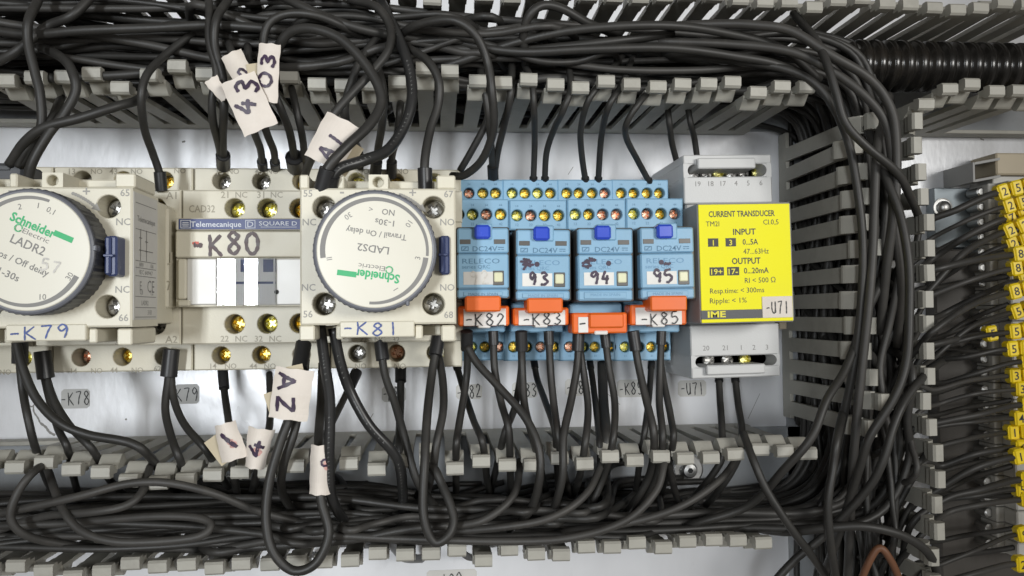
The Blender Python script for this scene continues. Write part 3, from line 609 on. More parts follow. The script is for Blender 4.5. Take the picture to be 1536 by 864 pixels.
for i in range(4):
    c0 = P((bounds1[i] + bounds1[i + 1]) / 2, 405, 40)
    t = Thing('relay_socket', sock_lab[i], 'relay socket', (c0.x, c0.y, 0), group='blue relay sockets')
    rr = random.Random(40 + i); scr = []
    mb = MB()
    a, b_ = P(bounds1[i] + .6, 541.5, 40), P(bounds1[i + 1] - .6, 269.5, 40); m1 = P(bounds1[i], 300, 40).y; m2 = P(bounds1[i], 495, 40).y
    h1 = [P(CXT(p), 289.5, 40) for p in s1[i]]; h3 = [P(CXT(p), 520.5, 40) for p in s3[i]]
    mb.terrace(a.x, m1 - 3, b_.x, b_.y, .2, 40, [(h.x, h.y) for h in h1], 2.0, 4.6); mb.terrace(a.x, a.y, b_.x, m2 + 3, .2, 40, [(h.x, h.y) for h in h3], 2.0, 4.6)
    mb.box(a.x + .1, m2 + 2.9, .3, b_.x - .1, m1 - 2.9, 39.5, .2)
    # little slits printed in relief between the rows
    t.part('base', mb, 'blue_plastic')
    mb = MB(); a, b_ = P(bounds2[i] + .7, 345, 56), P(bounds2[i + 1] - .7, 298.5 + toff[i], 56)
    h2 = [P(CXT(p), 321.5 + toff[i], 56) for p in s2[i]]
    mb.terrace(a.x, a.y, b_.x, b_.y, 39, 56, [(h.x, h.y) for h in h2], 2.0, 4.6); t.part('terminal_block', mb, 'blue_plastic')
    a, b_ = P(bounds2[i] + 3, 499, 56), P(bounds2[i + 1] - 6, 455, 56)
    mb = MB(); mb.box(a.x, a.y, 39, b_.x, b_.y, 56, .5); mb.box(a.x + .5, b_.y - 1, 39, b_.x + 1, P(0 + bounds2[i], 345, 56).y + .5, 48, .3); t.part('lower_block', mb, 'blue_plastic')
    for hs, z in ((h1, 36.6), (h2, 52.6), (h3, 36.6)):
        for h in hs: t.inst('screw', SCREW[rr.choice(['gold_screw', 'gold_screw', 'gold_screw', 'pale_gold_screw', 'rose_screw'])], (h.x, h.y, z), rr.uniform(0, 90), 1.85)
    mb = MB()
    for h, n_ in zip(h2, ('12', '22', '32', '42')): mb.text(n_, h.x, h.y - 3.3, 56.05, .9); mb.text(n_[0] + '4', h.x, h.y + 3.2, 56.05, .8)
    for h, n_ in zip(h1, ('14', '24', '34', '44')): mb.text(n_, h.x, h.y + 3.2, 40.05, .8)
    for h, n_ in zip(h3, ('11', '21', '31', '41')): mb.text(n_, h.x, h.y - 3.2, 40.05, .8)
    t.part('lettering', mb, 'blue_print')
    # orange clip and tag
    if i != 2:
        blk = [(698, 444, 751.5, 467.5), (791, 447, 844.5, 469.5), None, (976, 443.5, 1031, 466.5)][i]
        frm = [(687.5, 459, 764, 489), (770, 461.5, 853, 488), None, (945.5, 457, 1030, 487.5)][i]
        mb = MB(); mb.pbox(*frm, 66, 57, .5); 
        mb.pbox(*blk, 74, 63, .5); cl = t.part('retaining_clip', mb, 'orange_plastic')
        mb = MB(); mb.pbox(frm[0] + 8, frm[1] + 4, frm[2] - 5 - (i == 3) * 2, frm[3] - .5, 66.3, 64, .1)
        cx_ = (frm[0] + frm[2]) / 2; mb.pbox(cx_ - 9, frm[3] - 2, cx_ + 10, frm[3] + 3.2, 66.5, 57, .3); tg = t.part('tag', mb, 'white_paper', cl)
        mb = MB(); cc = P((frm[0] + frm[2]) / 2 + 2, frm[3] - 9.5, 66.3); mb.write('-K8' + str(i + 2), cc.x, cc.y, 66.56, 4.0, 12.6, .42, 2, jig=.03); t.part('handwriting', mb, 'black_print', tg)
    else:
        mb = MB(); mb.pbox(858.5, 469, 941, 500, 67, 57, .5); mb.pbox(884, 470, 936, 492, 68.2, 66, .5); cl = t.part('retaining_clip', mb, 'orange_plastic')
        mb = MB(); mb.pbox(867.5, 475.5, 882.5, 499, 67.3, 65, .1); mb.pbox(892, 496, 912, 502, 67.4, 60, .3); tg = t.part('tag', mb, 'white_paper', cl)
        mb = MB(); cc = P(874, 485, 67.3); mb.write('-', cc.x, cc.y, 67.4, 4, 2.3, .5, 3); t.part('handwriting', mb, 'black_print', tg)
    # ------------- the relay plugged in
    X0, X1 = rx[i]; Y0, Y1 = ry[i]; c0 = P((X0 + X1) / 2, (Y0 + Y1) / 2, 60); kk = 1250 / (DIST - 71)
    t = Thing('relay', rel_lab[i], 'relay', (c0.x, c0.y, 48.5), rot=[.2, -.3, .1, .8][i], group='blue plug-in relays')
    cbox(t, 'case', 'relay_case', (X0 - 1.5, Y0 - 1.5, X1 + 1.5, Y1 + 1.5), 68.5, 48.6, .5)
    mb = MB(); mb.pbox(X0, Y0, X1, Y0 + 38, 70.4, 66, .5); mb.pbox(X0, Y0 + 38.6, X1, Y0 + 91, 71.2, 66, .5); mb.pbox(X0, Y0 + 91.6, X1, Y1, 70.6, 66, .5)
    mb.pbox(X0 + 9, Y0 + 95, X1 - 9, Y1 - 3, 70.9, 70, .2); mb.pbox(X0 + 28, Y0 - 7, X1 - 24, Y0 + 18, 70.9, 66, .5); fr = t.part('front', mb, 'blue_plastic')
    ex = X0 + 24; mb = MB(); mb.pbox(ex + 2, Y0 - 5, ex + 26, Y0 + 16, 72.6, 62, .7); t.part('test_button', mb, 'bright_blue')
    mb = MB(); mb.pbox(X0 + 4, Y0 + 17, X0 + 20, Y0 + 24, 70.6, 70, .05); mb.pbox(X1 - 22, Y0 + 17, X1 - 5, Y0 + 24, 70.6, 70, .05); t.part('indicator_window', mb, 'relay_case')
    mb = MB(); z = 70.46; mb.ptext('DC24V', (X0 + X1) / 2 + 3, Y0 + 31, z, 7.6, 37, bold=.008)
    for a in ((X0 + 6, Y0 + 27.5, X0 + 17, Y0 + 28.7), (X0 + 6, Y0 + 33, X0 + 17, Y0 + 34.2), (X0 + 6, Y0 + 28.7, X0 + 7.2, Y0 + 33), (X0 + 15.8, Y0 + 28.7, X0 + 17, Y0 + 33), (X1 - 16, Y0 + 28.5, X1 - 7, Y0 + 29.8), (X1 - 16, Y0 + 31.6, X1 - 12.5, Y0 + 32.8), (X1 - 11, Y0 + 31.6, X1 - 7, Y0 + 32.8)): mb.pbox(*a, z, z - .06, .01)
    mb.ribbon([P(X0 + 9, Y0 + 33, z).xy, P(X0 + 14, Y0 + 28.5, z).xy], .25, z); t.part('lettering', mb, 'blue_print', fr)
    mb = MB(); mb.ptext('RELECO', (X0 + X1) / 2 - 3, Y0 + 49.5, 71.26, 7.5, 56); mb.ptext('series QRC', X0 + 28, Y0 + 58, 71.26, 5.5, 42); mb.ptext('MADE IN SPAIN', (X0 + X1) / 2, Y0 + 99, 70.96, 4, 44); t.part('lettering', mb, 'blue_print' if i == 0 else 'blue_relief', fr)
    cbox(t, 'sticker', 'white_paper' if i else 'pale_label', (X0 + 9, Y0 + 65.5, X0 + 54, Y0 + 85), 71.32, 71, .03, fr)
    mb = MB(); cc = P(X0 + 33, Y0 + 73.5, 71.3); mb.write(HW[i], cc.x, cc.y, 71.4, 4.2, 6.2, .85 if i else .5, 4, jig=.09); t.part('handwriting', mb, 'marker_ink' if i else 'pale_ink', fr)
    if i in (1, 2, 3):
        mb = MB(); r9 = random.Random(60 + i)
        for q_ in range(9 if i < 3 else 2):
            cc = P(X0 + (16 if i < 3 else 40) + r9.uniform(-7, 7) * (i < 3), Y0 + (50 if i < 3 else 54) + r9.uniform(-7, 7) * (i < 3), 71.3); mb.write('-', cc.x, cc.y, 71.42 + q_ * .003, 1.6, 2.0 + r9.random(), .8, r9.uniform(-40, 60))
        cc = P(X0 + (46 if i == 2 else 31), Y0 + 52, 71.3); mb.lathe(cc.x, cc.y, [(.85, 71.25), (.85, 71.34)], 14); t.part('ink_spot', mb, 'marker_ink', fr)
    lw = cbox(t, 'lamp_frame', 'relay_case', (X1 - 24, Y0 + 64, X1 - 7, Y0 + 86), 71.4, 70.5, .2, fr)
    cbox(t, 'lamp_lens', 'led_lens', (X1 - 22, Y0 + 66.5, X1 - 9, Y0 + 81), 71.9, 71, .3, fr)

# ================================================================== CURRENT TRANSDUCER
tc_ = P(1100, 400, 30)
t = Thing('current_transducer', 'light grey current transducer with large yellow front, tagged -U71', 'transducer', (tc_.x, tc_.y, 0), rot=.9)
tx, ty = (lambda v: 960 + v / 2.88), (lambda v: 220 + v / 2.88)
mb = MB(); mb.pbox(1031, 303, 1162, 486, 44, 3, .6); mb.pbox(1029, 245, 1160, 560, 36, .5, .8); mb.pbox(1048, 303.5, 1189, 483.5, 67.5, 43, .5); body = t.part('body', mb, 'mid_grey_plastic')
for nm, r_, slot, tray, tz in (('up', (1028, 232, 1159, 304), (1034, 246, 1152, 264), (1049, 236, 1136, 252), 1), ('lo', (1035, 485.5, 1167, 567), (1041, 532, 1163, 550), (1058, 546.5, 1146, 561), -1)):
    mb = MB(); a, b_ = P(r_[0], r_[3], 46), P(r_[2], r_[1], 46); s0, s1_ = P(slot[0], slot[3], 46), P(slot[2], slot[1], 46)
    # block built round an open slot: four bars and a floor
    mb.box(a.x, s1_.y, 2, b_.x, b_.y, 46, .4); mb.box(a.x, a.y, 2.05, b_.x, s0.y, 46, .4); mb.box(a.x, s0.y - .3, 2.1, s0.x, s1_.y + .3, 45.95, .05); mb.box(s1_.x, s0.y - .3, 2.1, b_.x, s1_.y + .3, 45.95, .05); mb.box(s0.x - .2, s0.y - .3, 2.2, s1_.x + .2, s1_.y + .3, 36, .05)
    # rounded ends of the slot
    hh = (s1_.y - s0.y) / 2
    for ex, sg in ((s0.x, 1), (s1_.x, -1)):
        for vy in (1, -1):
            cen = (ex + sg * hh, s0.y + hh); pts = [(ex - sg * .05, cen[1] + vy * (hh + .05))] + [(cen[0] - sg * hh * math.cos(R(a_)), cen[1] + vy * hh * math.sin(R(a_))) for a_ in range(0, 91, 15)]
            mb.prism(pts, 'z', 36, 45.9)
    t.part('terminal_housing', mb, 'light_grey_plastic')
    mb = MB(); mb.pbox(*tray, 48.2, 36, .4); t.part('terminal_tray', mb, 'light_grey_plastic')
    xs = (1043, 1062, 1081, 1100, 1118, 1140) if tz > 0 else (1062, 1090, 1117)
    for j, x in enumerate(xs):
        p = P(x, 259 if tz > 0 else 539.5, 38); t.inst('screw', SCREW[['silver_screw', 'silver_screw', 'pale_gold_screw'][j % 3]], (p.x, p.y, 36.05), j * 31, 2.3)
mb = MB()
for s_, x in (('19', 256), ('18', 312), ('17', 365), ('4', 420), ('5', 473), ('6', 528)): mb.ptext(s_, tx(x), 274.5, 46.06, 7.2)
for s_, x in (('20', 280), ('21', 362), ('1', 432), ('2', 487), ('3', 543)): mb.ptext(s_, tx(x), 521, 46.06, 7.2)
t.part('lettering', mb, 'grey_print')
zl = 67.5; cbox(t, 'yellow_face', 'yellow_label', (1050, 305.5, 1187, 482), zl + .25, zl - .2, .1)
cbox(t, 'brand_bar', 'dark_grey_plastic', (1050.5, 463.5, 1187, 477), zl + .33, zl, .03)
mb = MB(); z = zl + .31
for s_, x, y, h, w, bo in (('CURRENT TRANSDUCER', 443, 287, 8.4, 99, .02), ('TM2I', 316, 329, 7.4, 20, 0), ('Cl.0,5', 568, 325, 7.4, 23, 0), ('INPUT', 453, 365, 8.6, 34, .02), ('0...5A', 478, 409, 8.2, 23, .012), ('47...63Hz', 502, 450, 7.6, 38, 0), ('OUTPUT', 459, 491, 8.8, 43, .02), ('0...20mA', 502, 533, 8.2, 37, .012), ('RI < 500 \u03a9', 518, 575, 7.6, 46, 0), ('Resp.time: < 300ms', 418, 618, 7.6, 81, 0), ('Ripple: < 1%', 379, 661, 7.6, 55, 0)): mb.ptext(s_, tx(x), ty(y), z, h, w, .2, bo)
for a in ((295, 392, 340, 428), (371, 392, 416, 428), (300, 517, 362, 553), (376, 517, 428, 553)): mb.pbox(tx(a[0]), ty(a[1]), tx(a[2]), ty(a[3]), z, z - .05, .01)
t.part('lettering', mb, 'black_print')
mb = MB(); z = zl + .38
for s_, x, y, w in (('1', 318, 411, None), ('3', 393, 411, None), ('19+', 331, 536, 17), ('17-', 402, 536, 14)): mb.ptext(s_, tx(x), ty(y), z, 8, w, 0, .015)
mb.ptext('IME', tx(328), ty(720), z + .02, 8.6, 27, .2, .03); t.part('lettering', mb, 'yellow_print')
st = cbox(t, 'sticker', 'tag_paper', (1142.5, 444.5, 1188, 476.5), zl + .6, zl - .1, .1)
mb = MB(); cc = P(1164, 461, zl); mb.write('-U71', cc.x, cc.y, zl + .7, 4.3, 7.8, .38, 1, jig=.03); t.part('handwriting', mb, 'black_print', st)
cbox(t, 'rail_clip', 'beige_plastic', (1168, 484, 1179, 495), 30, 8, .3)

# ================================================================== ADHESIVE LABELS ON THE PLATE
def plate_label(px0, py0, px1, py1, txt, m, label, ink='black_print', pen=.42, h=5.2, w=None, rot=0):
    a, b_ = P(px0, py1, 0), P(px1, py0, 0); c0 = ((a.x + b_.x) / 2, (a.y + b_.y) / 2, 0)
    t = Thing('adhesive_label', label, 'label', c0, rot, 'handwritten labels stuck to the plate')
    mb = MB(); x0, x1, y0, y1 = a.x, b_.x, a.y, b_.y; q = 1.0; mb.prism([(x0 + q, y0), (x1 - q, y0), (x1, y0 + q), (x1, y1 - q), (x1 - q, y1), (x0 + q, y1), (x0, y1 - q), (x0, y0 + q)], 'z', .03, .22); t.part('sticker', mb, m)
    mb = MB(); mb.write(txt, c0[0], c0[1], .28, h, w or (x1 - x0) * .9, pen, 3, jig=.03); t.part('handwriting', mb, ink)
plate_label(92, 583, 135, 613, '-K78', 'grey_label', 'grey sticker on the plate reading -K78', w=10.5)
plate_label(262, 576, 299, 606, 'K79', 'grey_label', 'grey sticker on the plate reading K79, partly behind wires', w=8.5)
plate_label(573, 579, 609, 603, '-K81', 'grey_label', 'grey sticker on the plate mostly hidden behind two wires', w=8.5)
plate_label(684, 576, 723, 599, '-K82', 'pale_label', 'pale sticker on the plate reading -K82', w=9.5)
plate_label(768, 573, 806, 597, '-K83', 'pale_label', 'pale sticker on the plate reading -K83', w=9.5)
plate_label(848, 568, 886, 594, '-K84', 'pale_label', 'pale sticker on the plate reading -K84', w=9.5)
plate_label(926, 569, 966, 596, '-K85', 'pale_label', 'pale sticker on the plate reading -K85', w=9.5)
plate_label(1017, 570, 1059, 595, '-U71', 'pale_label', 'pale sticker on the plate reading -U71', w=9.5)
plate_label(640, 853, 715, 884, '100', 'pale_label', 'pale sticker cut off at the bottom edge of the picture', w=8)
# ================================================================== WIRES
def clampv(v, a, b): return max(a, min(b, v))
def sinkends(p, both=True):
    """let the ends of a bundled wire dive to the duct floor"""
    for i, zz in ((0, 4), (1, 14), (-1, 4), (-2, 14)):
        if both or i < 0: p[i] = (p[i][0], p[i][1], min(p[i][2], zz))
    return p
def sleeve(o, org, a, b, r, name='ferrule', m='ferrule_black'):
    """a crimp sleeve or boot round the end of a wire, from a to b"""
    a, b = Vector(a), Vector(b); mb = MB(); L_ = (b - a)
    mb.tube([a, a.lerp(b, .12), a.lerp(b, .9), b], lambda t: r * (1 if .03 < t < .97 else .82), 12, 4)
    s = bpy.data.objects.new(name, mesh_of(name, mb, m, org)); COL.objects.link(s); s.parent = o
def wire(label, pts, r=1.32, m='wire_black', group=None, s=None, e=None, raw=False, sub=7, name='wire', cat='wire'):
    if not raw:
        a, b = pts[-1], pts[-2]
        if 670 < a[1] < 832 and a[2] >= 38 and e is None: pts = pts + [(a[0] + clampv(a[0] - b[0], -26, 26), max(a[1] + 24, 745), max(6, a[2] - 26)), (a[0] + 2 * clampv(a[0] - b[0], -26, 26), max(a[1] + 26, 764), 5)]
        a, b = pts[0], pts[1]
        if 50 < a[1] < 162 and a[2] >= 50 and s is None: pts = [(a[0] + .5 * clampv(a[0] - b[0], -40, 40), a[1] + 4, 6), (a[0] + .3 * clampv(a[0] - b[0], -40, 40), a[1] - 4, a[2] - 22)] + pts
    q = [Vector(p) if raw else P(*p) for p in pts]; org = tuple(q[0]); mb = MB(); r *= .84; mb.tube(q, r, 9, sub)
    o = bpy.data.objects.new(name, mesh_of(name, mb, m, org)); COL.objects.link(o); o.location = W(*org); props(o, label, cat, group)
    if s: d = (q[1] - q[0]).normalized(); sleeve(o, org, q[0] - d * .8, q[0] + d * s[0], s[1] * .92)
    if e: d = (q[-2] - q[-1]).normalized(); sleeve(o, org, q[-1] - d * .8, q[-1] + d * e[0], e[1] * .92)
    if m == 'wire_gloss':                        # small white print along the insulation
        cl = catmull(q, 12); pm = MB(); acc = 0
        for i in range(8, len(cl) - 6):
            acc += (cl[i] - cl[i - 1]).length; t = (cl[i] - cl[i - 1]).normalized()
            if acc < 1.0: continue
            acc = 0
            if (i // 9) % 3 == 2: continue
            fw = Vector((0, 0, 1)) - t * t.z; fw.normalize(); sd = t.cross(fw); c = cl[i] + fw * (r * 1.004 + .03); hw, hl = .28, .22
            pm.add([c + t * hl * a + sd * hw * b for a, b in ((-1, -1), (-.5, -1), (-.5, 1), (-1, 1))] + [c + t * hl * a + sd * hw * b for a, b in ((-.5, .5), (1, .5), (1, 1), (-.5, 1))], [(0, 1, 2, 3), (4, 5, 6, 7)])
        if pm.v: k = bpy.data.objects.new('print', mesh_of('print', pm, 'faded_print', org)); COL.objects.link(k); k.parent = o; k['kind'] = 'stuff'
    return o
V = 79                                                     # height at which wires pass in front of the duct tips
# ---- upper left
wire('black wire hanging straight down past the duct into the grey plug, far left', [(60, -30, 70), (57, 0, 74), (43, 30, V), (42, 64, V), (52, 108, V), (60, 142, V), (62, 187, 78), (50, 215, 76), (32, 247, 74)], 1.7)
wire('black wire looping out of the upper duct and down towards the left timer', [(20, 62, 55), (66, 73, 66), (97, 90, 76), (111, 115, V), (113, 139, V), (97, 170, V), (73, 201, 80), (49, 243, 80), (42, 272, 78)], 1.75)
wire('black wire sagging leftward from the upper duct to the grey plug, upper strand', [(217, 140, 60), (205, 151, 72), (174, 160, 78), (121, 177, 80), (68, 191, 80), (38, 212, 78), (14, 247, 74)], 1.8)
wire('black wire sagging leftward to the grey plug, lower strand', [(90, 150, 60), (78, 178, 76), (60, 203, 76), (42, 222, 76), (27, 250, 74)], 1.6)
wire('single black wire dropping from the upper duct onto the A1 terminal of the left contactor', [(340, 26, 60), (288, 52, 66), (243, 87, 72), (219, 115, 78), (212, 149, V), (217, 194, 72), (229, 229, 64), (240, 262, 60), (242, 283, 59)], 1.5, e=(5.5, 2.1))
wire('black wire in front of the duct, right strand of the pair above the -K80 contactor', [(350, -20, 70), (342, 0, 74), (325, 28, V), (322, 69, V), (334, 115, V), (336, 165, V), (334, 205, 66), (335, 248, 46)], 1.6, e=(8, 2.6))
wire('black wire in front of the duct, left strand of the pair above the -K80 contactor', [(312, -20, 70), (314, 21, 76), (314, 62, 78), (325, 108, V), (318, 150, V), (320, 185, 74), (328, 218, 60), (333, 244, 46)], 1.5)
wire('black wire under the tag reading 43, left of two', [(345, 70, 76), (358, 120, 80), (372, 165, 80), (382, 200, 72), (391, 225, 60), (394, 250, 46)], 1.45, e=(5, 1.9))
wire('black wire under the tag reading 43, right of two', [(372, 75, 76), (378, 130, 79), (390, 170, 76), (402, 205, 70), (411, 228, 60), (413, 250, 46)], 1.45, e=(5, 1.9))
wire('black wire arching over and down behind the tag reading 03', [(585, 75, 55), (526, 45, 74), (477, 24, V), (432, 21, V), (403, 36, V), (395, 70, V), (405, 120, 80), (422, 165, 78), (435, 200, 68), (444, 250, 46)], 1.55, e=(7, 3.4))
wire('black wire behind the tag reading 03, ending in the same wide sleeve', [(438, 135, 66), (447, 175, 70), (455, 215, 62), (456, 250, 46)], 1.45)
wire('thick black wire arching from the upper duct into the -K81 timer', [(414, 85, 70), (420, 67, 76), (436, 48, V), (467, 43, 82), (508, 57, 84), (543, 90, 86), (567, 128, 88), (571, 158, 90), (553, 189, 94), (520, 220, 98), (492, 252, 99), (483, 282, 97)], 1.85, e=(6, 2.6))
wire('black wire crossing in front of the duct and carrying the A1 tag', [(500, -15, 66), (529, 0, 70), (564, 10, 76), (585, 40, V), (582, 76, 82), (555, 111, 84), (526, 142, 86), (501, 172, 87), (478, 216, 84), (462, 250, 70), (455, 272, 60)], 1.6)
wire('black wire falling beside the A1 tag, behind the crossing strand', [(600, 30, 66), (567, 56, 72), (543, 87, 76), (529, 118, 78), (518, 156, 78), (522, 190, 72), (540, 230, 52), (540, 252, 46)], 1.5)
wire('glossy black printed wire swinging right and back to the -K81 timer', [(570, 0, 66), (590, 40, 74), (608, 83, 80), (617, 120, 82), (617, 156, 84), (604, 194, 86), (580, 226, 90), (545, 241, 95), (510, 253, 97), (497, 270, 97), (494, 286, 95)], 2.05, m='wire_gloss', e=(5, 2.5))
wire('black wire dropping to the middle top terminal under the -K81 timer', [(545, 70, 60), (562, 92, 72), (574, 130, 78), (574, 180, 74), (566, 230, 56), (563, 262, 47)], 1.55, e=(7, 2.2))
wire('short black wire behind the glossy printed wire, right of the middle terminal', [(600, 160, 66), (596, 200, 62), (588, 235, 52), (587, 262, 46)], 1.5, e=(6, 2.0))
wire('black wire bowing outwards down to the right top terminal of the -K81 timer', [(590, 60, 60), (616, 74, 74), (642, 92, 80), (658, 122, 82), (657, 158, 82), (645, 196, 84), (637, 243, 88), (638, 282, 88)], 1.65, e=(6, 2.4))
wire('black wire arching high over the duct and curling back to the timer corner', [(600, 55, 66), (612, 44, 74), (644, 33, V), (682, 31, 82), (713, 52, 82), (731, 92, 80), (738, 139, 80), (740, 194, 74), (724, 238, 66), (698, 262, 58), (678, 264, 52)], 1.65)
wire('black wire slanting from the duct to the timer corner, beside the arch', [(740, 150, 60), (728, 187, 56), (708, 225, 52), (690, 256, 48)], 1.5)
wire('black wire ending in the shared sleeve above the first relay socket, left strand', [(722, 110, 60), (731, 160, 62), (735, 200, 56), (739, 250, 42), (740, 270, 38)], 1.5, e=(6, 2.2))
wire('black wire ending in the shared sleeve above the first relay socket, right strand', [(768, 95, 60), (766, 140, 66), (757, 185, 58), (747, 225, 48), (742, 258, 40)], 1.5)
for lab, pts in (('second relay socket, left one', [(782, 90, 55), (797, 120, 66), (801, 165, 66), (802, 215, 48), (800, 275, 38)]), ('second relay socket, right one', [(850, 85, 55), (856, 130, 66), (845, 165, 66), (832, 192, 56), (820, 228, 46), (817, 275, 38)]),
                 ('third relay socket, left one', [(930, 88, 55), (905, 120, 64), (882, 152, 66), (871, 195, 56), (873, 235, 46), (879, 275, 38)]), ('third relay socket, right one', [(948, 90, 55), (932, 128, 64), (913, 160, 66), (902, 205, 52), (897, 275, 38)]),
                 ('fourth relay socket', [(985, 128, 55), (962, 150, 66), (940, 185, 64), (940, 208, 56), (956, 240, 46), (976, 277, 38)])):
    wire('black wire dropping from the duct into the top of the ' + lab, pts, 1.35, e=(2.5, 1.65))
wire('black wire going down behind the transducer, left of two', [(1000, 150, 40), (1004, 185, 42), (1008, 215, 34), (1017, 250, 26)], 1.4)
wire('black wire going down behind the transducer, right of two', [(1030, 150, 40), (1036, 185, 42), (1042, 210, 34), (1047, 245, 30)], 1.4)
t = Thing('plug', 'dark grey plug at the left edge, taking three sagging wires', 'plug', (*P(5, 258, 66).xy, 60))
mb = MB(); mb.pbox(-22, 244, 34, 272, 74, 60, .8); t.part('shell', mb, 'dark_grey_plastic'); mb = MB(); mb.pbox(-18, 248, 14, 255, 74.6, 73, .2); t.part('ridge', mb, 'dark_grey_plastic')
# ---- below the contactors
wire('black wire under the left timer, straight strand', [(30, 512, 62), (30, 545, 62), (34, 585, 62), (42, 628, 66), (54, 675, 62), (75, 730, 40)], 1.5, s=(7, 2.6))
wire('black wire under the left timer, long strand sweeping right into the lower duct', [(24, 512, 64), (34, 552, 66), (54, 597, 68), (88, 633, 70), (132, 652, 70), (194, 664, 70), (224, 684, 66), (250, 720, 40)], 1.7)
wire('black wire from the big boot at the left, right strand', [(64, 530, 50), (68, 560, 50), (82, 602, 54), (106, 640, 60), (140, 676, 64), (165, 720, 45)], 1.5, s=(8.5, 2.9))
wire('black wire from the big boot at the left, left strand', [(62, 545, 48), (72, 590, 52), (86, 640, 58), (101, 672, 64), (110, 715, 44)], 1.45)
wire('black wire from the boot above the K79 sticker, left strand', [(257, 527, 50), (253, 565, 50), (248, 612, 54), (256, 652, 60), (270, 690, 64), (285, 730, 44)], 1.55, s=(8.5, 3.0))
wire('black wire from the boot above the K79 sticker, right strand', [(256, 545, 48), (260, 595, 52), (277, 637, 58), (310, 676, 66), (335, 720, 46)], 1.5)
wire('black booted wire leading down into the tag marked 1', [(334, 556, 36), (337, 590, 40), (343, 632, 56), (347, 670, 70), (352, 720, 64)], 1.5, s=(7, 2.0))
wire('black wire leading down into the tag marked 4', [(404, 560, 20), (405, 600, 30), (404, 640, 55), (392, 680, 70), (384, 715, 64)], 1.5)
wire('black wire under the A2 tag making the big loop below the lower duct', [(455, 518, 66), (448, 560, 72), (436, 620, 78), (420, 665, 80), (404, 722, 81), (399, 780, 82), (410, 828, 83), (440, 856, 83), (474, 844, 83), (493, 800, 82), (482, 752, 80), (479, 710, 78), (478, 660, 72), (482, 600, 60), (484, 545, 52)], 1.75, s=(9, 2.8), sub=9)
wire('black wire under the A2 tag, inner strand', [(459, 540, 60), (452, 600, 70), (441, 650, 76), (425, 700, 74), (424, 740, 66), (450, 780, 50)], 1.6)
wire('thick glossy wire falling straight from the -K81 timer into the lower duct', [(480, 487, 86), (488, 550, 84), (495, 605, 82), (494, 690, 80), (499, 750, 76), (530, 795, 60), (580, 812, 50)], 2.0, m='wire_gloss')
wire('thick printed wire slanting right from the -K81 timer into the lower duct', [(500, 492, 84), (511, 545, 82), (527, 590, 80), (554, 638, 80), (588, 676, 78), (601, 706, 74), (605, 760, 60)], 2.0, m='wire_gloss')
wire('black booted wire slanting left behind the thick wires', [(534, 560, 36), (519, 592, 44), (497, 636, 60), (480, 672, 66), (470, 720, 50)], 1.45, s=(6.5, 2.2))
wire('black wire from the boot right of the -K81 tag, slanting to the right', [(571, 514, 56), (577, 560, 58), (592, 604, 62), (607, 656, 68), (626, 722, 70), (660, 770, 60), (680, 810, 50)], 1.6, s=(6, 2.5))
wire('black wire standing upright behind the slanting one', [(601, 553, 38), (601, 605, 44), (599, 665, 62), (603, 730, 60), (600, 770, 44)], 1.6, s=(5, 2.2))
wire('black wire making the tall narrow loop right of the -K81 timer, front strand', [(657, 508, 58), (648, 560, 62), (641, 620, 72), (637, 690, 80), (635, 770, 82), (650, 812, 82), (672, 804, 82), (680, 775, 80), (664, 730, 76), (645, 700, 70)], 1.7, s=(6, 2.5))
wire('black wire beside the tall loop, bowing to the right', [(657, 530, 54), (664, 570, 60), (665, 615, 68), (655, 665, 74), (650, 700, 70), (640, 740, 50)], 1.6)
G = None
